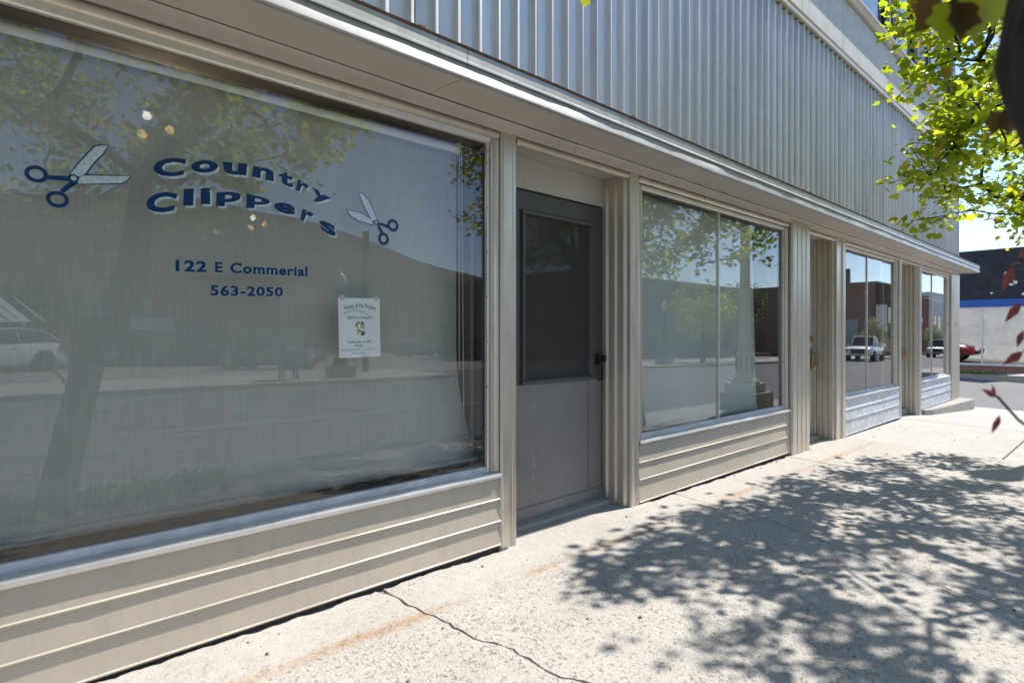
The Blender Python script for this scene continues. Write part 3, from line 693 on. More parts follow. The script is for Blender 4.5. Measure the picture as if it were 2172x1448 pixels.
def shade(name, label, x0, edge, zb, zt, y, mat, tube=True):
    R = tag(empty(name, ((x0+edge(zt))/2, y, zb)), label, "blind")
    inv = Vector((-(x0+edge(zt))/2, -y, -zb))
    nzs, nx = 40, 12; mb = MB(); vs = []
    for j in range(nzs+1):
        z = zb + (zt-zb)*j/nzs; e = edge(z)
        for i in range(nx+1):
            f = i/nx; x = x0 + (e-x0)*f
            bl = (1-j/nzs)**2*.012*math.sin(f*5+1) - .004*math.sin(f*11)
            vs.append(Vector((x, y+bl, z))+inv)
    mb.add(vs, [(j*(nx+1)+i, j*(nx+1)+i+1, (j+1)*(nx+1)+i+1, (j+1)*(nx+1)+i) for j in range(nzs) for i in range(nx)])
    o = mb.build("fabric", mat, R, smooth=True); sm = o.modifiers.new("thickness", 'SOLIDIFY'); sm.thickness = .0008
    # hem bar
    MB().box(x0+inv.x, edge(zb)+inv.x, -.006, .006, -.002, .018).build("hem_bar", mat, R)
    if tube:
        MB().tube([(x0+inv.x, .012, zt-zb+.02), (edge(zt)+inv.x+.012, .012, zt-zb+.02)], [.024,.024], 14).build("roller_tube", WHITEP, R, smooth=True)
        MB().box(edge(zt)+inv.x+.013, edge(zt)+inv.x+.02, -.01, .035, zt-zb-.01, zt-zb+.06).build("bracket", WHITEP, R)
        ch = MB()
        for dx in (.010, .026):
            k = 0; z = zt-zb+.01; xx = edge(zt)+inv.x+dx+.0
            while z > (.75 if dx > .02 else 1.0)-zb:
                ch.lathe([(.0004,-.003),(.0026,-.0018),(.0030,0),(.0026,.0018),(.0004,.003)], (xx + (.0 if dx < .02 else .02*(1-z/(zt-zb))), -.012, z), 6); z -= .0085
        ch.build("bead_chain", WHITEP, R, smooth=True)
    return R
shade("roller_shade", "grey woven roller shade hanging behind the lettered window", -2.55, lambda z: 1.992 + .14*max(0, (1.15-z)/.65)**2, .475, 2.215, .10, SHADE)
shade("sheer_blind", "pale sheer blind behind the two-pane window beside the fluted pilaster", 3.50, lambda z: 5.62 + .12*max(0, 1-z/2.2), .46, 2.26, .085, SHEER, False)
# concert poster taped inside the lettered window
PX, PZ = 1.243, 1.088
po = tag(empty("paper_poster", (PX, .0095, PZ), 0), "white printed concert notice taped inside the lettered window", "poster")
po.rotation_euler.y = math.radians(-1.0)
MB().box(0, .2159, 0, .0004, 0, .2794).build("sheet", PAPER, po)
def pl(s, x0, x1, z0, z1, off=0., shear=0., mat=INK, arc=0.):
    v, f = text_mesh(s, off, shear); lo_, hi_ = v.min(0), v.max(0)
    u = (v[:,0]-lo_[0])/(hi_[0]-lo_[0]); t_ = (v[:,1]-lo_[1])/(hi_[1]-lo_[1])
    MB().add([(x0+(x1-x0)*a, -.0003, z0+(z1-z0)*b + arc*(1-(2*a-1)**2)) for a, b in zip(u, t_)], f).build("print", mat, po)
pl("Voices of the Pintlers", .026, .194, .222, .243, .005, 0, INK, .012)
pl("Spring Concert", .045, .172, .178, .196, .012, .25)
pl("Tuesday, May 12, 2026", .040, .164, .066, .078, .02); pl("7:00 pm", .078, .122, .049, .060, .02)
pl("Anaconda Junior/Senior High School", .008, .196, .031, .042, 0, 0, INKG); pl("Little Theatre", .068, .136, .015, .024, 0, 0, INKG)
st_ = MB()
for j in range(4):
    P = [(.024+.165*i/24, .196+.012*math.sin(i/24*math.pi*1.6+.2)+.014*math.sin(i/24*math.pi)+j*.0026) for i in range(25)]
    for a, b in zip(P, P[1:]): st_.add([(a[0],-.0002,a[1]),(b[0],-.0002,b[1]),(b[0],-.0002,b[1]+.0006),(a[0],-.0002,a[1]+.0006)], [(0,1,2,3)])
st_.build("music_stave", INKG, po)
nt_ = MB(); r_ = random.Random(5)
for k in range(11):
    x = .03+k*.0155; z = .200+.016*math.sin((k+.5)/11*math.pi)+r_.uniform(-.002,.006)
    nt_.add([(x+.0022*math.cos(a*1.0472),-.0004,z+.0016*math.sin(a*1.0472)) for a in range(6)], [(0,1,2,3,4,5)]); nt_.add([(x+.0016,-.0004,z),(x+.0024,-.0004,z),(x+.0024,-.0004,z+.008),(x+.0016,-.0004,z+.008)], [(0,1,2,3)])
nt_.build("music_notes", INK, po)
for nm, mat, pts in (("flower_leaves", M("print_green", (.03,.09,.05), .8), [(.09+r_.uniform(0,.045), .105+r_.uniform(0,.06), r_.uniform(.003,.007)) for _ in range(26)]),
                     ("flower_petals", M("print_yellow", (.75,.48,.05), .8), [(.098+r_.uniform(0,.016), .118+r_.uniform(0,.012), .005) for _ in range(6)]+[(.108+r_.uniform(0,.014), .142+r_.uniform(0,.016), .0045) for _ in range(6)]),
                     ("flower_petals", M("print_purple", (.20,.17,.34), .8), [(.12+r_.uniform(0,.014), .113+r_.uniform(0,.035), .0035) for _ in range(7)])):
    q = MB()
    for k, (x, z, r) in enumerate(pts):
        a0 = r_.uniform(0,6); q.add([(x+r*math.cos(a0+i*1.2566)*(1 if i % 2 else .6), -.0005-.00002*k-(.0006 if nm != "flower_leaves" else 0), z+r*math.sin(a0+i*1.2566)) for i in range(5)], [(0,1,2,3,4)])
    q.build(nm, mat, po)
for x in (.008, .185): MB().box(x, x+.022, -.0008, -.0003, .268, .292).build("tape", M("clear_tape", (.6,.64,.68), .3), po)
# lit lamps in the salon
def bulbm(n, c, e):
    m, t, out = newmat(n); em = N(t, "ShaderNodeEmission"); em.inputs[0].default_value = (*c, 1); em.inputs[1].default_value = e; t.links.new(em.outputs[0], out.inputs[0]); return m
BW, BY = bulbm("white_bulb", (1,.97,.9), 45), bulbm("warm_bulb", (1,.60,.22), 26)
def fixture(c, label, r):
    L = tag(empty("ceiling_lamp", c), label, "lamp", "lit lamps behind the roller shade")
    MB().tube([(0,0,2.62-c[2]), (0,0,.16)], [.008,.008], 6).build("stem", DARKMETAL, L); MB().lathe([(.05,.10),(.06,.16),(.02,.18)], n=10).build("canopy", DARKMETAL, L)
    for (dx, dz, mt) in ((0, .05, BW), (-.022, -.06, BY), (.115, -.005, BY)):
        MB().lathe([(.002,-r),(r*.7,-r*.7),(r,0),(r*.7,r*.7),(.002,r)], (dx, 0, dz), 10).build("bulb", mt, L, smooth=True)
        MB().bar((dx, 0, dz+r), (0, 0, .12), .006).build("arm", DARKMETAL, L)
fixture((.72, 1.30, 2.38), "three-bulb lamp glowing through the shade above the words", .026)
fixture((2.08, 3.60, 2.33), "three-bulb lamp glowing through the shade between the words and the right scissors", .028)

# ------------------------------------------------------------------ trees
LEAF2D = np.array([(0,0),(.30,.0),(.50,.13),(.44,.28),(.60,.52),(.40,.60),(.24,.70),(0,1.0),(-.24,.70),(-.40,.60),(-.60,.52),(-.44,.28),(-.50,.13),(-.30,.0),(0,.38)])
LTRI = [(14, i, (i+1) % 14) for i in range(14)]
YOUNG2D = np.array([(0,0),(.15,.18),(.25,.42),(.17,.70),(0,1.0),(-.10,.72),(-.22,.45),(-.13,.2),(0,.4)])
def leaf_mesh(name, C, D, U, size, mat, simple=False, young=False):
    """C centres, D leaf axis, U leaf normal (n,3)"""
    n = len(C)
    if simple: T = np.array([(0,0),(.42,.35),(0,1.0),(-.42,.35)]); tri = [(0,1,2),(0,2,3)]
    elif young: T = YOUNG2D; tri = [(8, i, (i+1) % 8) for i in range(8)]
    else: T = LEAF2D; tri = LTRI
    k = len(T); D = D/np.linalg.norm(D, axis=1)[:,None]; Sd = np.cross(D, U); Sd /= np.linalg.norm(Sd, axis=1)[:,None]+1e-9; Nn = np.cross(Sd, D)
    curl = rng.uniform(-.5, .25, n)
    z = (np.abs(T[:,0])**1.5)[None,:]*curl[:,None] - (T[:,1]**2)[None,:]*rng.uniform(0,.28,n)[:,None]
    V = C[:,None,:] + size[:,None,None]*(T[None,:,0,None]*Sd[:,None,:] + T[None,:,1,None]*D[:,None,:] + z[:,:,None]*Nn[:,None,:])
    F = (np.array(tri)[None] + (np.arange(n)*k)[:,None,None]).reshape(-1,3)
    me = bpy.data.meshes.new(name); me.vertices.add(n*k); me.vertices.foreach_set("co", V.reshape(-1)); m_ = len(F)
    me.loops.add(m_*3); me.loops.foreach_set("vertex_index", F.reshape(-1).astype(np.int32)); me.polygons.add(m_); me.polygons.foreach_set("loop_start", np.arange(0, m_*3, 3, dtype=np.int32)); me.polygons.foreach_set("loop_total", np.full(m_, 3, dtype=np.int32))
    at = me.attributes.new("leafrand", 'FLOAT', 'POINT'); at.data.foreach_set("value", np.repeat(rng.uniform(0,1,n), k).astype(np.float32))
    me.materials.append(mat); me.update(); me.validate(); return me
def grow_tree(name, label, trunk, trad, targets, per, size, mat, group, spread=.20, keep=None, rtip=.0038, expo=.47, simple=False, nside=6, cat="tree", droop=.0):
    base = trunk[0]; R = tag(empty(name, base), label, cat, group); inv = -Vector(base)
    nodes = [Vector(p) for p in trunk]; par = [-1]+list(range(len(trunk)-1)); start = max(1, len(trunk)-3)
    tg = sorted(targets, key=lambda p: (Vector(p)-nodes[-1]).length); tips = []
    for p in tg:
        p = Vector(p); best = min(range(start, len(nodes)), key=lambda i: (nodes[i]-p).length + .12*(nodes[i]-nodes[start]).length)
        a = nodes[best]; d = p-a; L = d.length
        if L < .05: continue
        prev = best; ns = max(2, int(L/.22))
        bend = Vector((random.uniform(-1,1), random.uniform(-1,1), random.uniform(-.2,1)))*L*.10
        for s_ in range(1, ns+1):
            f = s_/ns; q = a + d*f + bend*math.sin(f*math.pi) + (Vector((random.uniform(-1,1),random.uniform(-1,1),random.uniform(-1,1)))*.018 if s_ < ns else Vector())
            nodes.append(q); par.append(prev); prev = len(nodes)-1
        tips.append(prev)
    cnt = [0]*len(nodes)
    for t_ in tips:
        i = t_
        while i >= 0: cnt[i] += 1; i = par[i]
    rad = [max(rtip*.6, rtip*(c**expo)) for c in cnt]
    for i in range(len(trunk)): rad[i] = trad[i]
    for i in range(len(trunk), len(nodes)): rad[i] = min(rad[i], rad[par[i]]*.96)
    ch = {}
    for i, p in enumerate(par):
        if p >= 0: ch.setdefault(p, []).append(i)
    mb = MB(); done = set()
    def chain(i):
        out = [i]
        while ch.get(out[-1]):
            nx = max(ch[out[-1]], key=lambda k: cnt[k]); out.append(nx)
        return out
    stack = [0]; 
    while stack:
        s_ = stack.pop(); c = chain(s_); pts = [nodes[k]+inv for k in c]; rr = [rad[k] for k in c]
        if par[s_] >= 0: pts = [nodes[par[s_]]+inv]+pts; rr = [rr[0]]+rr
        if len(pts) > 1: mb.tube(pts, rr, 12 if s_ == 0 else nside)
        for k in c:
            for q in ch.get(k, []):
                if q not in c: stack.append(q)
    mb.build("trunk", BARK, R, smooth=True)
    C, D, U = [], [], []
    for t_ in tips:
        c = nodes[t_]; pp_ = nodes[par[t_]]; ax = (c-pp_).normalized()
        for k in range(per):
            b = c - ax*abs(random.gauss(0, spread*1.1)) + Vector((random.gauss(0,spread*.55), random.gauss(0,spread*.55), random.gauss(0,spread*.42)-droop))
            if keep and not keep(b): continue
            d = Vector((random.uniform(-1,1), random.uniform(-1,1), random.uniform(-1.0,.25))) + ax*.4
            u = Vector((random.gauss(0,.55), random.gauss(0,.55), 1)); C.append(tuple(b+inv)); D.append(tuple(d)); U.append(tuple(u))
    C, D, U = map(np.array, (C, D, U)); sz = rng.uniform(size*.6, size*1.25, len(C))
    link("crown", leaf_mesh("crown", C, D, U, sz, mat, simple), R)
    return R
def in_ell(c, r, n, ok=None, shell=.35, clump=1.1, thr=-.12):
    out = []; 
    while len(out) < n:
        v = Vector((random.uniform(-1,1), random.uniform(-1,1), random.uniform(-1,1))); l = v.length
        if l > 1 or l < shell*random.random(): continue
        p = Vector((c[0]+v.x*r[0], c[1]+v.y*r[1], c[2]+v.z*r[2]))
        if mnoise.noise(p*clump) < thr: continue
        if ok and not ok(p): continue
        out.append(tuple(p))
    return out
# second tree: its crown hangs over the pavement and shades it, trimmed back from the shop front
def ok2(p):
    lim = .262*p[0] + mnoise.noise(Vector(p)*1.8)*.12 - .06
    xs, ysh = p[0]-.8*p[2], p[1]+.17*p[2]
    if xs < 2.05 + .5*mnoise.noise(Vector(p)*1.3) and ysh > -2.2: return False
    if ysh > -.36: return False
    return (2.51 + p[1]) < lim and p[2] > 2.02 + .35*max(0, 5.6-p[0]) and p[1] > -5.4
T2 = in_ell((7.15,-2.85,3.75), (3.2,2.15,2.0), 290, ok2, thr=-.04)
T2 += [p for p in in_ell((8.0,-1.75,3.3), (2.2,.75,1.35), 75, ok2, thr=-.2)]
T2 += [p for p in in_ell((5.9,-2.75,3.7), (1.2,.7,1.1), 30, ok2, thr=-.1)]
T2 += [p for p in in_ell((6.2,-1.30,3.25), (1.3,.42,1.3), 55, ok2, thr=-.3)]
keep2 = lambda b: b[0]-.8*b[2] > 1.75 and (2.51+b[1]) < .272*b[0] and b[2] > 1.9
grow_tree("maple_tree", "young green maple beside the pavement hanging over the far shop windows", [(7.02,-2.42,-.2),(6.98,-2.44,.3),(6.84,-2.50,1.0),(6.62,-2.54,1.5),(6.40,-2.58,1.95),(6.25,-2.62,2.35)], [.15,.115,.10,.095,.085,.07], T2, 30, .062, LEAF, "maples planted along the kerb", keep=keep2, spread=.17)
# first tree: stands right beside the viewpoint, seen mostly mirrored in the lettered window
def ok1(p):
    dep = p[0]*.679 + (p[1]+2.51)*.734
    if dep > .1 and p[2] < 1.2 + .62*dep + .25 and p[1] > -2.75: return False
    if (Vector(p)-Vector((0,-2.51,1.2))).length < 1.2: return False
    return p[2] > 2.15
T1 = in_ell((.75,-3.3,3.75), (2.4,2.1,1.8), 360, ok1)
def keep1(b): return ok1((b[0], b[1], b[2]+.12))
TR1 = grow_tree("maple_tree", "dark-trunked maple at the right edge nearest the viewer with reddish young leaves", [(.40,-2.66,-.2),(.43,-2.655,.05),(.55,-2.63,.7),(.66,-2.585,1.22),(.80,-2.515,1.47),(.88,-2.54,1.72),(.92,-2.62,2.1),(.95,-2.70,2.4)], [.16,.115,.10,.097,.112,.110,.09,.07], T1, 34, .062, LEAF, "maples planted along the kerb", keep=keep1, spread=.17)
inv1 = -Vector((.40,-2.66,-.2))
def near_twig(pts, leaves, mat):
    mb = MB().tube([Vector(p)+inv1 for p in pts], [.0022]*len(pts), 6); t = mb.build("twig", BARK, TR1)
    for (p, d, u, s) in leaves:
        me = leaf_mesh("leaf", np.array([tuple(Vector(p)+inv1)]), np.array([d]), np.array([u]), np.array([s]), mat, False, mat in (LEAFR,))
        link("leaf", me, t)
def ray(px, py, dist):
    a = Vector(((px-1086)/1235, (708-py)/1235, 1.0)); yw = math.radians(42.8)
    f = Vector((math.sin(yw), math.cos(yw), 0)); r = Vector((math.cos(yw), -math.sin(yw), 0))
    return Vector((0,-2.51,1.2)) + (r*a.x + Vector((0,0,1))*a.y + f)*dist
# hanging sprigs close to the lens; each is a real leaf about 0.6 to 1.2 m from the camera
RT = Vector((math.cos(math.radians(42.8)), -math.sin(math.radians(42.8)), 0)); FW = Vector((math.sin(math.radians(42.8)), math.cos(math.radians(42.8)), 0)); UP = Vector((0,0,1))
def lf(px, py, dist, dx, dz, size, tilt=.3): return (ray(px, py, dist), tuple(RT*dx+UP*dz+FW*.1), tuple(-FW+UP*tilt+RT*.2), size)
near_twig([ray(2110,-60,.72), ray(2060,-20,.70), ray(2010,10,.70)], [lf(2020,10,.68,-.15,-1,.046), lf(2075,-10,.70,.15,-1,.052), lf(2120,-40,.72,.1,-1,.055)], LEAF)
near_twig([ray(2105,-30,.66), ray(2040,-5,.66)], [lf(2042,5,.68,.05,-1,.044), lf(1995,0,.72,-.6,-.8,.045)], LEAFB)
near_twig([ray(2190,250,.75), ray(2150,235,.75), ray(2120,240,.76)], [lf(2122,238,.75,-.15,-1,.030), lf(2143,240,.75,.25,-1,.030)], LEAFB)
near_twig([ray(2190,560,.95), ray(2165,550,.95)], [lf(2168,525,.95,.1,-1,.03)], LEAFR)
near_twig([ray(2190,555,1.0), ray(2160,560,1.0), ray(2140,566,1.0)], [lf(2150,562,1.0,-.28,-1,.048), lf(2165,640,1.0,-.3,-.8,.04)], LEAFR)
near_twig([ray(2195,720,.95), ray(2172,745,.95)], [lf(2170,745,.95,-.75,-.7,.034), lf(2172,700,.95,-.2,-.8,.03)], LEAFR)
near_twig([ray(2195,915,.9), ray(2160,890,.9), ray(2115,840,.9)], [lf(2118,842,.9,-.6,.35,.026), lf(2112,838,.9,-.1,.6,.018), lf(2120,880,.9,-.05,-1,.032)], LEAFR)
near_twig([ray(1258,-30,2.1), ray(1243,-8,2.1)], [lf(1243,-6,2.1,-.1,-.9,.035)], LEAF)
# pale round street trees further along and a few behind the lots
def small_tree(x, y, z, h, r, mat, label, group, n=70, per=34, size=.14):
    grow_tree("street_tree", label, [(x,y,z),(x+.05,y,z+h*.25),(x,y+.03,z+h*.42)], [r*.08,r*.065,r*.055], in_ell((x,y,z+h*.66), (r,r,h*.36), n, None, .3, .9, -.2), per, size, mat, group, spread=.24*r/1.3, simple=True, nside=5, rtip=.007)
small_tree(61.5,-14.2,zfp(61.5),3.7,1.5,LEAFP,"pale round street tree before the brick building, mirrored in the third window","street trees across the road")
small_tree(86,-14.2,zfp(86),4.0,1.5,LEAFP,"pale street tree before the white building, mirrored in the corner window","street trees across the road")
small_tree(100,-14.2,zfp(100),3.9,1.5,LEAFP,"farthest pale street tree across the road, mirrored in the corner window","street trees across the road")
small_tree(31.5,-15.0,zfp(31.5),4.9,1.9,LEAF,"leafy tree on the far corner, mirrored behind the pale lamp post","street trees across the road", 100, 36)
small_tree(36.5,-15.2,zfp(36.5),5.1,1.7,LEAFD,"dark leafy tree on the far corner, mirrored right of the pale lamp post","street trees across the road", 90, 36)
for i, (x, y, h, r) in enumerate(((-14,-50,7,3.2),(-6,-54,6.5,3),(3,-52,6,2.8),(11,-56,7,3.2),(26,-58,6,3),(36,-62,7,3.2))):
    small_tree(x, y, zl(x,-y)-.1, h, r, LEAFD, "dark bushy tree, number %s from the left of the row behind the parking lot" % ("one","two","three","four","five","six")[i], "trees behind the parking lot", 60, 40, .30)

# weeds at the foot of the near maple and by the corner shop
def weeds(name, label, x0, x1, y0, y1, zf, n, h):
    C = np.array([(random.uniform(x0,x1), random.gauss((y0+y1)/2, (y1-y0)/4), 0) for _ in range(n)]); C[:,2] = [zf(a, b) for a, b in C[:,:2]]
    D = np.column_stack([rng.normal(0,.45,n), rng.normal(0,.45,n), np.ones(n)]); U = rng.normal(0,1,(n,3))
    o = link(name, leaf_mesh(name, C, D, U, rng.uniform(h*.4,h,n), GRASSM, True)); stuff(o); o["label"] = label; o["category"] = "weeds"; return o
weeds("weeds", "green weeds growing round the foot of the near maple", -1.6, 1.6, -3.1, -2.5, zg, 1500, .13)
weeds("kerb_weeds", "patch of weeds on the kerb below the black corner shop", 24.1, 25.2, .6, 1.9, lambda x,y: -.12, 500, .10)

# ------------------------------------------------------------------ corner shop beyond the side street
CS = tag(empty("corner_shop", (26, 4, -.1)), "single storey shop with black upper wall, blue band and wide storefront glass", "building")
def C(name, x0, x1, y0, y1, z0, z1, mat): return MB().box(x0-26, x1-26, y0-4, y1-4, z0+.1, z1+.1).build(name, mat, CS)
C("upper_wall", 26, 34, .0, 16, 2.40, 4.10, STUCB); C("parapet_cap", 25.97, 34.02, -.03, 16, 4.101, 4.14, DARKMETAL)
C("blue_band", 25.93, 26.2, .0, 16, 2.14, 2.399, BLUE)
for k in range(50):
    C("brick_course", 25.95+.0, 26.25, k*.32, k*.32+.312, -.4, .10, BRICKR)
C("sill", 25.92, 26.25, 0, 16, .101, .17, WHITEP); C("head", 25.97, 26.2, 0, 16, 2.09, 2.139, WHITEP)
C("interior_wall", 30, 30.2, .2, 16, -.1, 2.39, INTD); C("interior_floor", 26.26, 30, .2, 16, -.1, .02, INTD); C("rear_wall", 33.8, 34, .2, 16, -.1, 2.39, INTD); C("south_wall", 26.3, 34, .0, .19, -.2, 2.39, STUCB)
ym = [.0, 1.28, 3.6, 6.0, 8.4, 10.8, 13.2, 16]
for a, b in zip(ym, ym[1:]):
    C("pane", 26.02, 26.03, a+.02, b-.02, .171, 2.089, GLASS_COATED); C("mullion", 25.99, 26.06, b-.03, b+.02, .171, 2.089, WHITEP)
r_ = random.Random(11)
for (y, z, s) in ((.62,3.28,.13),(.50,2.95,.24),(.42,2.97,.18),(.12,2.55,.2),(1.02,2.62,.09)):
    mb = MB(); k = 9; P = [(y+s*r_.uniform(.25,.6)*math.cos(2*math.pi*i/k), z+s*r_.uniform(.2,.6)*math.sin(2*math.pi*i/k)) for i in range(k)]
    mb.add([(-.004, a-4, b+.1) for a, b in P]+[(.0-.001, a-4, b+.1) for a, b in P], [tuple(range(k))]+[(i,k+i,k+(i+1)%k,(i+1)%k) for i in range(k)]); mb.build("paint_flake", WHITEP, CS)

# ------------------------------------------------------------------ vehicles
RUB = M("tyre_rubber", (.02,.02,.02), .85); RIM = M("alloy_rim", (.45,.45,.46), .3, .9); CARGL = M("car_window", (.015,.018,.02), .04, 0, .05, 5, spec=.8)
LENS = M("lamp_lens", (.75,.76,.78), .1, .2); TAIL = M("tail_lamp", (.25,.01,.01), .2); ARCH = M("wheel_arch", (.01,.01,.01), .9); CHROME = M("chrome", (.7,.7,.72), .12, 1)
def paint(n, c, metal=.0, rough=.25): 
    m, t, out = newmat(n); b = pbsdf(t, out, ramp(t, nz(t, pos(t), 1.5, 3), [(.3, tuple(x*.94 for x in c)), (.7, c)]), rough, metal); b.inputs["Coat Weight"].default_value = .6; b.inputs["Coat Roughness"].default_value = .05; return m
KIND = {
 'sedan': dict(b=[(-2.34,.42,.78,.62),(-2.26,.30,.98,.80),(-1.6,.22,1.02,.89),(-.3,.20,.98,.90),(.9,.20,.95,.89),(1.75,.24,.84,.85),(2.2,.30,.68,.76),(2.32,.40,.55,.60)],
   c=[(-1.95,1.00,1.02,.74,.66),(-1.05,1.0,1.38,.80,.60),(-.3,.98,1.45,.81,.60),(.30,.97,1.42,.81,.59),(1.12,.94,.96,.76,.66)], wh=(-1.35,1.38), r=.32),
 'suv': dict(b=[(-2.32,.48,.85,.70),(-2.24,.34,1.10,.84),(-1.7,.27,1.14,.93),(-.3,.25,1.10,.94),(.8,.25,1.06,.93),(1.7,.28,1.0,.90),(2.18,.36,.82,.80),(2.30,.45,.66,.66)],
   c=[(-2.18,1.10,1.16,.78,.70),(-1.62,1.12,1.56,.82,.62),(-.6,1.09,1.66,.84,.63),(.25,1.07,1.62,.84,.62),(1.10,1.04,1.08,.80,.70)], wh=(-1.42,1.45), r=.37),
 'coupe': dict(b=[(-2.25,.42,.72,.62),(-2.15,.30,.90,.80),(-1.5,.20,.92,.88),(-.2,.18,.88,.88),(.9,.18,.84,.87),(1.7,.22,.74,.83),(2.15,.28,.60,.74),(2.27,.36,.50,.58)],
   c=[(-1.95,.90,.92,.70,.6),(-1.0,.90,1.22,.76,.55),(-.4,.88,1.28,.77,.55),(.1,.87,1.25,.77,.55),(.95,.84,.86,.74,.64)], wh=(-1.25,1.32), r=.31),
 'pickup': dict(b=[(-2.85,.55,1.02,.86),(-2.8,.45,1.10,.93),(-1.9,.42,1.12,.97),(-.6,.40,1.12,.98),(.5,.40,1.14,.98),(1.6,.42,1.16,.96),(2.55,.45,1.10,.93),(2.82,.50,1.0,.85)],
   c=[(-.62,1.12,1.66,.86,.66),(-.50,1.12,1.86,.87,.68),(.1,1.13,1.90,.88,.69),(.55,1.13,1.86,.88,.68),(1.15,1.14,1.18,.84,.74)], wh=(-1.75,1.85), r=.40)}
def car(kind, name, label, cat, col, x, y, z, rz, group="vehicles across the street", bed=False):
    k = KIND[kind]; R = tag(empty(name, (x, y, z), rz), label, cat, group)
    mb = MB(); rings = []
    for (sx, z0, z1, wd) in k['b']:
        h = z1-z0; half = [(wd*.86,z0),(wd*.97,z0+.12*h),(wd,z0+.42*h),(wd*.985,z0+.72*h),(wd*.90,z1-.03*h),(wd*.5,z1+.02)]
        rings.append([(sx,-a,b) for a, b in half]+[(sx,0,z1+.028)]+[(sx,a,b) for a, b in reversed(half)])
    n = len(rings[0]); vs = [p for r in rings for p in r]; f = []
    for i in range(len(rings)-1):
        for j in range(n): f.append((i*n+j, (i+1)*n+j, (i+1)*n+(j+1)%n, i*n+(j+1)%n))
    f += [tuple(range(n)), tuple((len(rings)-1)*n+j for j in range(n-1,-1,-1))]
    body = mb.add(vs, f).build("body", col, R, smooth=True)
    cb = k['c']; g = MB(); rf = MB(); pts = [[(sx,-wb,zb),(sx,-wt,zt),(sx,0,zt+.03),(sx,wt,zt),(sx,wb,zb)] for sx, zb, zt, wb, wt in cb]
    for i in range(len(cb)-1):
        A, Bq = pts[i], pts[i+1]
        for j in range(4):
            tgt = rf if (j in (1, 2) and 0 < i < len(cb)-2) else g
            tgt.add([A[j], Bq[j], Bq[j+1], A[j+1]], [(0,1,2,3)])
    g.add(pts[0], [(0,1,2,3,4)]); g.build("windows", CARGL, R, smooth=False)
    rf.v = [(a, b, c+.006) for a, b, c in rf.v]; rf.build("roof", col, R, smooth=True)
    pl_ = MB()
    for s in (1, 3):
        pl_.tube([pts[i][s] for i in range(len(cb))], [.035]*len(cb), 6)
    for s, s2 in ((0, 1), (4, 3)):
        m_ = len(cb)//2; pl_.bar(pts[m_][s], pts[m_][s2], .03, n=6)
    pl_.build("pillars", col, R, smooth=True)
    wy = max(b[3] for b in k['b'])
    for wx_ in k['wh']:
        for sy in (-1, 1):
            W = MB(); r = k['r']; yo = sy*(wy-.10)
            W.tube([(wx_, yo-sy*.11, r), (wx_, yo-sy*.10, r), (wx_, yo+sy*.10, r), (wx_, yo+sy*.118, r)], [r*.9, r, r, r*.92], 24)
            t_ = W.build("wheel", RUB, R, smooth=True)
            q = MB(); q.tube([(wx_, yo+sy*.112, r), (wx_, yo+sy*.122, r)], [r*.66, r*.62], 20)
            q.build("rim", ARCH, t_)
            q = MB()
            for a in range(5):
                th = 2*math.pi*a/5+.3; q.bar((wx_, yo+sy*.124, r), (wx_+r*.60*math.cos(th), yo+sy*.124, r+r*.60*math.sin(th)), .03, n=6)
            q.lathe([(r*.17,-.01),(r*.17,.01)], n=8) if False else None
            vs2 = []; q.build("spokes", RIM, t_)
            MB().tube([(wx_, yo-sy*.16, r+.01), (wx_, yo+sy*.094, r+.01)], [r*1.20, r*1.20], 24).build("wheel_arch", ARCH, R)
    fx, fz, fw = k['b'][-2][0], (k['b'][-2][1]+k['b'][-2][2])/2+.10, k['b'][-2][3]
    for sy in (-1, 1):
        MB().lathe([(.02,-.11),(.10,-.07),(.12,0),(.10,.07),(.02,.11)], (fx+.03, sy*(fw-.10), fz), 10).build("headlight", LENS, R, smooth=True)
        bx, bz, bw = k['b'][1][0], k['b'][1][2]-.14, k['b'][1][3]
        MB().box(bx-.05, bx+.12, sy*(bw-.02)-.10, sy*(bw-.02)+.05*sy if sy > 0 else sy*(bw-.02)+.10, bz-.09, bz+.07).build("tail_light", TAIL, R)
        MB().box(cb[-1][0]-.28, cb[-1][0]-.12, sy*1.0-.10, sy*1.0+.10, cb[-1][1]+.03, cb[-1][1]+.16).build("mirror", col, R)
        for hx in (-.35, .55): MB().box(hx-.10, hx+.06, sy*(wy-.005)-.012, sy*(wy-.005)+.012, k['b'][3][2]-.20, k['b'][3][2]-.16).build("door_handle", CHROME, R)
    MB().box(k['b'][-1][0]-.08, k['b'][-1][0]+.012, -.45, .45, .40 if kind != 'pickup' else .62, .56 if kind != 'pickup' else .95).build("grille", ARCH, R)
    if bed:
        MB().box(-2.72, -.68, -.82, .82, 1.128, 1.152).build("bed_floor", ARCH, R)
        for sy in (-1, 1): MB().box(-2.80, -.65, sy*.90-.06, sy*.90+.06, 1.06, 1.34).build("bed_side", col, R)
        MB().box(-2.84, -2.76, -.86, .86, .62, 1.34).build("tailgate", col, R)
    return R
PI = math.pi
car('suv', "parked_car", "white sport utility car mirrored in the left end of the lettered window", "car", paint("white_car_paint", (.80,.82,.84)), .35, -26.6, zl(.5,26.8), PI-.55)
car('sedan', "parked_car", "dark grey sedan mirrored beside the mailbox in the lettered window", "car", paint("dark_grey_paint", (.05,.052,.06), .5), 9.7, -23.8, zl(9.7,24), math.radians(48))
car('sedan', "parked_car", "silver sedan mirrored right of the poster in the lettered window", "car", paint("silver_paint", (.42,.44,.46), .6), 33.2, -48, zl(33,48), 0)
car('suv', "parked_car", "dark car mirrored behind the bead chain of the lettered window", "car", paint("charcoal_paint", (.03,.033,.04), .4), 26.4, -30.5, zl(26.4,30.5), 0)
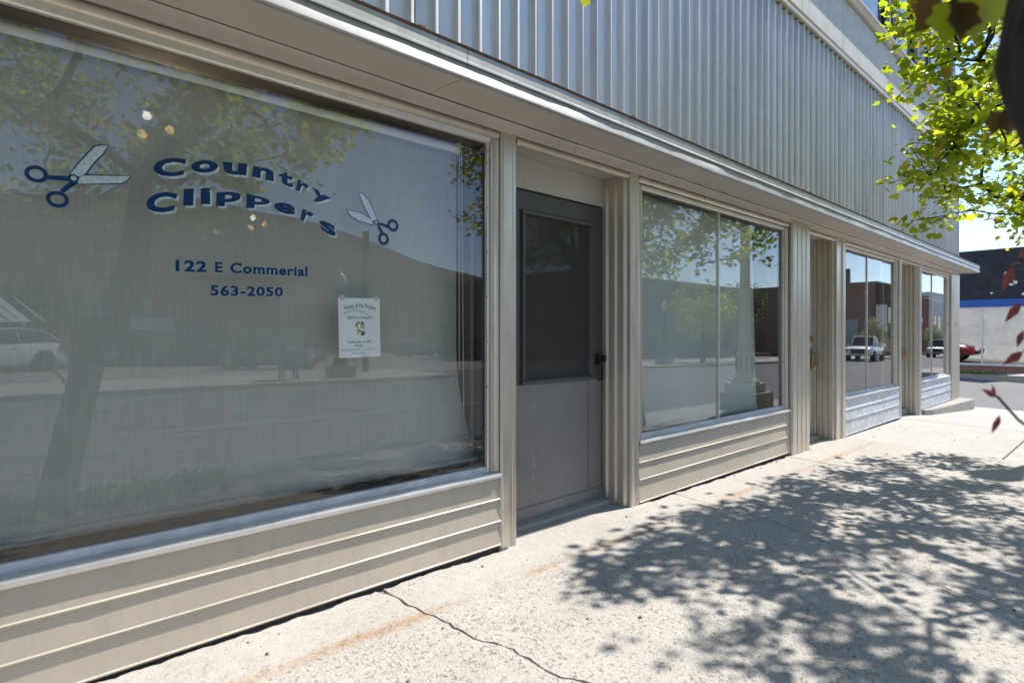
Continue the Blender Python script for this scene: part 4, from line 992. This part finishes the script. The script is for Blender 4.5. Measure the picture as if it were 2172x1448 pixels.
car('pickup', "pickup_truck", "white pickup truck with black front mirrored in the third shop window", "truck", paint("white_truck_paint", (.78,.79,.8)), 51.5, -12.2, zr(51), PI-.10, bed=True)
car('pickup', "pickup_truck", "grey pickup truck mirrored in the corner shop window", "truck", paint("grey_truck_paint", (.30,.31,.33), .5), 76, -12.0, zr(76), PI-.06, bed=True)
car('coupe', "parked_car", "red car mirrored in the storefront glass of the black corner shop", "car", paint("dark_red_paint", (.15,.010,.014)), 16.75, 4.9, zc(4.9)+.02, -PI/2)
# silver and green cars seen at the right of the second window
car('sedan', "parked_car", "pale sedan mirrored beyond the pale lamp post in the second window", "car", paint("pale_paint", (.62,.63,.64), .3), 42, -12.1, zr(42), PI)

# ------------------------------------------------------------------ street furniture
LAMPW = M("pale_cast_lamp", (.55,.56,.53), .6, 0, .1, 5, .1, 60, grime=.3); LAMPD = M("dark_cast_lamp", (.05,.06,.055), .5, .2); GLOBE = M("milk_glass_globe", (.85,.85,.82), .25)
def big_lamp(x, y, z):
    R = tag(empty("street_lamp", (x, y, z)), "tall pale fluted street lamp on a square plinth, mirrored in the two-pane window", "street lamp", "street lamps")
    MB().box(-.36,.36,-.36,.36,0,.30).build("plinth", CONC4, R); MB().box(-.26,.26,-.26,.26,.301,.46).build("base_block", LAMPW, R)
    MB().lathe([(.24,.462),(.25,.50),(.19,.56),(.165,.62),(.15,.70),(.14,.95),(.155,.97),(.155,1.0),(.125,1.02),(.12,1.18),(.135,1.2),(.12,1.24)], n=20).build("base", LAMPW, R, smooth=True)
    fl = MB()
    for k in range(10):
        a = 2*PI*k/10; fl.box(.148*math.cos(a)-.012, .148*math.cos(a)+.012, .148*math.sin(a)-.012, .148*math.sin(a)+.012, .68, .94); fl.box(.122*math.cos(a)-.009, .122*math.cos(a)+.009, .122*math.sin(a)-.009, .122*math.sin(a)+.009, 1.04, 1.16)
    fl.build("base_flutes", LAMPD, R)
    n = 24; vs = []; f = []
    for (z_, r) in ((1.24,.105),(2.6,.085),(3.9,.07)):
        for k in range(n): a = 2*PI*k/n; rr = r*(1 if k % 2 else .90); vs.append((rr*math.cos(a), rr*math.sin(a), z_))
    for i in range(2):
        for k in range(n): f.append((i*n+k,i*n+(k+1)%n,(i+1)*n+(k+1)%n,(i+1)*n+k))
    MB().add(vs, f).build("shaft", LAMPW, R)
    MB().lathe([(.07,3.9),(.11,3.95),(.11,4.0),(.07,4.05)], n=16).build("capital", LAMPW, R, smooth=True)
    MB().lathe([(.07,4.05),(.15,4.14),(.19,4.3),(.16,4.46),(.08,4.56),(.02,4.66)], n=18).build("globe", GLOBE, R, smooth=True)
big_lamp(10.25, -2.35, zg(10.2,-2.3)-.01)
def post_lamp(x, y, z, label, h=3.35):
    R = tag(empty("street_lamp", (x, y, z)), label, "street lamp", "street lamps")
    s = h/3.3
    MB().box(-.42*s*.8,.42*s*.8,-.42*s*.8,.42*s*.8,0,.34).build("plinth", CONC4, R)
    MB().lathe([(.24,.342),(.25,.42),(.16,.60),(.10,.80),(.075,.9),(.06,2.62*s),(.09,2.66*s),(.06,2.70*s)], n=14).build("post", LAMPD, R, smooth=True)
    MB().lathe([(.06,2.70*s),(.12,2.76*s),(.17,2.92*s),(.15,3.06*s),(.09,3.15*s),(.05,3.18*s),(.03,3.27*s),(.005,3.33*s)], n=16).build("globe", GLOBE, R, smooth=True)
post_lamp(8.35, -14.3, zfp(8.3), "dark street lamp with acorn globe mirrored just left of the poster")
post_lamp(26.2, -14.2, zfp(26), "dark street lamp with acorn globe mirrored left of the mullion of the second window")
post_lamp(78, -14.2, zfp(78), "dark street lamp with acorn globe mirrored in the corner window", 4.4)
mbx = tag(empty("mailbox", (6.75, -14.35, zfp(6.7)), .1), "dark collection mailbox on four legs at the yellow kerb, mirrored in the lettered window", "mailbox", None)
MBM = M("mailbox_blue", (.03,.04,.07), .45)
for dx in (-.20,.20):
    for dy in (-.18,.18): MB().box(dx-.03,dx+.03,dy-.03,dy+.03,0,.32).build("leg", MBM, mbx)
arc = [(-.24,.321)]+[(-.24*math.cos(a*PI/10), .95+.24*math.sin(a*PI/10)) for a in range(11)]+[(.24,.321)]
MB().exty(arc, -.24, .24).build("box", MBM, mbx); MB().box(-.16,.16,.241,.255,.86,.98).build("mail_slot", LENS, mbx)
POLE = M("weathered_pole", (.13,.105,.08), .9, 0, .3, 6, .5, 30, (1,1,.2))
up = tag(empty("utility_pole", (10.35, -16.4, zfp(10.3))), "plain square wooden post mirrored above the poster", "pole")
MB().box(-.085,.085,-.085,.085,0,5.0).build("post", POLE, up); MB().box(-.09,.09,-.09,.09,5.0,5.03).build("cap", DARKMETAL, up)
up = tag(empty("utility_pole", (36, -46.5, zl(36,46.5))), "utility pole with a cross arm mirrored at the right of the lettered window", "pole")
MB().tube([(0,0,0),(0,0,7.4)], [.16,.11], 8).build("pole", POLE, up); MB().box(-1.3,1.3,-.06,.06,6.75,6.9).build("cross_arm", POLE, up)
for dx in (-1.2,-.5,.5,1.2): MB().lathe([(.04,6.9),(.06,6.98),(.03,7.08)], (dx,0,0), 8).build("insulator", LENS, up)
hy = tag(empty("sign_post", (1.72, -15.0, zfp(1.7))), "thin steel post with a bracket mirrored beside the reflected trunk", "post")
MB().tube([(0,0,0),(0,0,1.0)], [.05,.05], 8).build("post", DARKMETAL, hy); MB().bar((-.05,0,.12),(-.35,0,.42),.03).build("bracket", DARKMETAL, hy); MB().bar((-.30,0,.50),(-.08,0,.02),.02).build("bracket", DARKMETAL, hy)

# ------------------------------------------------------------------ buildings across the road
AW = tag(empty("drive_in", (-4, -32, -.4)), "low shop with a ribbed white metal awning mirrored at the left edge", "building")
MB().box(-7,4.0,-9,0,0,2.9).build("wall", M("drive_in_wall", (.20,.22,.23), .8), AW)
aw = MB().add([(-7,.02,3.25),(4.9,.02,3.25),(5.9,1.6,2.10),(-7,1.6,2.10)], [(0,1,2,3)]).build("awning", M("white_ribbed_metal", (.80,.81,.82), .4, .2), AW); so_ = aw.modifiers.new("t", 'SOLIDIFY'); so_.thickness = .03
for k in range(34):
    x = -6.9+k*.37; f = (x+7)/11.9
    MB().tube([(x,.02,3.28),(x+f*1.0,1.6,2.13)], [.045,.045], 6).build("awning_rib", WHITEP if k % 2 else DARKMETAL, AW)
for x in (-3, 1.4, 5.6): MB().box(x-.06,x+.06,1.42,1.54,0,2.10).build("awning_post", WHITEP, AW)
SB = tag(empty("sign_building", (7.55, -30, -.45)), "low brown shop with a white sign board mirrored below the painted words", "building")
MB().box(-3.6,7,-8,0,0,3.1).build("wall", M("brown_wall", (.17,.145,.12), .85, 0, .15, 1), SB); MB().box(-3.75,7.15,-8.1,.25,3.101,3.3).build("roof", M("grey_roof", (.25,.25,.24), .8), SB)
for x in (-2.4, 1.9, 4.2): MB().box(x,x+1.0,.001,.03,.9,2.0).build("window", CARGL, SB)
MB().box(.2,1.1,.001,.04,0,2.1).build("door", DARKMETAL, SB)
SG = MB().box(-2.05,-.30,.002,.06,1.85,2.42).build("sign_board", WHITEP, SB)
v, f = text_mesh("Blackfoot", .01); lo_, hi_ = v.min(0), v.max(0)
MB().add([(-.62-1.10*(p[0]-lo_[0])/(hi_[0]-lo_[0])+0, .063, 2.12+.20*(p[1]-lo_[1])/(hi_[1]-lo_[1])) for p in v], f).build("sign_lettering", INKG, SG)
q = MB(); ring((-.46, 2.22), .09, .10, .06, .07, .064, q, 16); strip((-.46,2.12),(-.36,1.95),.02,.03,.064,q); strip((-.48,2.12),(-.58,1.95),.02,.03,.064,q); q.build("sign_emblem", INKG, SG)
FB = tag(empty("flat_roofed_building", (45, -33, -1.0)), "long flat roofed grey building mirrored in the second shop window", "building")
MB().box(-13.5,14,-8,8.0,0,6.6).build("wall", M("grey_brown_wall", (.15,.14,.13), .85, 0, .12, .8), FB); MB().box(-13.6,14.1,-8.1,8.08,6.601,6.8).build("coping", M("coping_grey", (.3,.3,.3), .8), FB)
for x in range(-12, 13, 4): MB().box(x,x+2.2,8.001,8.05,1.0,2.6).build("window", CARGL, FB)
BB = tag(empty("brick_building", (79, -25, -1.15)), "two storey red brick building mirrored in the third shop window", "building")
MB().box(-9,9,-12,8.5,0,7.7).build("wall", BRICKR, BB); MB().box(-9.05,9.05,8.501,8.56,.0,7.65).build("front", BRICKBR, BB); MB().box(-9.15,9.15,-12.1,8.7,7.701,7.9).build("cornice", M("cornice_grey", (.22,.2,.19), .8), BB)
MB().box(-8.5,-8.1,5.4,5.8,7.901,9.5).build("chimney", DARKMETAL, BB)
for x in (-7.2,-4.9,-2.2,.8,3.6,6.2): MB().box(x,x+.9,8.561,8.60,3.6,5.3).build("window", CARGL, BB); MB().box(x-.1,x+1.0,8.561,8.66,3.45,3.55).build("window_sill", WHITEP, BB)
MB().box(-8.4,8.4,8.561,8.62,.4,2.4).build("shop_glass", CARGL, BB); MB().box(-9.06,-9.001,.0,6.8,1.3,3.9).build("painted_panel", M("pale_green_panel", (.35,.42,.40), .7), BB)
MB().box(-9.10,-9.062,2.2,4.8,1.6,3.6).build("painted_panel", WHITEP, BB)
MB().box(-9.35,-9.20,8.6,9.6,2.6,5.4).build("hanging_sign", WHITEP, BB)
WB = tag(empty("white_building", (103, -25, -1.6)), "two storey white painted building mirrored in the corner shop window", "building")
MB().box(-9.5,7,-12,8.5,0,8.2).build("wall", M("white_stucco", (.68,.69,.70), .8, 0, .06, 1), WB); MB().box(-9.56,-9.501,-12,8.3,0,7.9).build("side_wall", BRICKR, WB); MB().box(-9.6,7.1,-12,8.6,8.201,8.4).build("coping", LAMPW, WB)
for x in (-7.6,-5.2,-2,1.2,4.2): MB().box(x,x+1.0,8.501,8.54,3.5,5.2).build("window", CARGL, WB)
MB().box(-9,6.6,8.501,8.6,.2,2.7).build("shop_front", M("green_shopfront", (.03,.10,.08), .6), WB)
WC = tag(empty("white_annex", (119, -25, -1.9)), "lower white building with a dark roof turret mirrored at the right of the corner window", "building")
MB().box(-8.9,14,-12,8.4,0,7.0).build("wall", M("white_render", (.62,.63,.65), .8), WC); MB().box(2,12,-4,4,7.001,8.0).build("roof_turret", RUST, WC); MB().lathe([(.6,8.0),(.5,8.8),(.05,9.8)], (4,0,0), 8).build("finial", DARKMETAL, WC)
for x in (-6,-2,2,6): MB().box(x,x+1.1,8.401,8.45,1.0,2.8).build("window", CARGL, WC)

# ------------------------------------------------------------------ hills
hx = [-1500,-700,-250,18,100,205,274,347,446,594,782,1000,1500]; hz = [70,105,112,119,135,138,125,99,77,82,85,60,40]
nx_, ny_ = 150, 40; vs = []
for j in range(ny_+1):
    fy = j/ny_; y = -100 - fy*900
    for i in range(nx_+1):
        x = -1500 + 3000*i/nx_; e = np.interp(x, hx, hz)
        t_ = min(1, max(0, (-y-100)/600)); sh = t_*t_*(3-2*t_)
        z = -4.3 + (e+4.3)*sh + (mnoise.noise(Vector((x*.012, y*.012, 0)))*9 + mnoise.noise(Vector((x*.04, y*.04, 3)))*3)*sh*min(1, 4*(1-sh)+.25)
        if y < -700: z *= max(0, 1-(-700-y)/600)
        vs.append((x, y, z))
m, t, out = newmat("hillside"); p = pos(t)
c = ramp(t, nz(t, p, .012, 6, .65), [(.35, (.03,.04,.022)), (.55, (.075,.07,.042)), (.7, (.11,.095,.06))]); pbsdf(t, out, c, .95, 0, None, .1)
struct(MB().add(vs, [(j*(nx_+1)+i, j*(nx_+1)+i+1, (j+1)*(nx_+1)+i+1, (j+1)*(nx_+1)+i) for j in range(ny_) for i in range(nx_)]).build("hills", m, smooth=True))
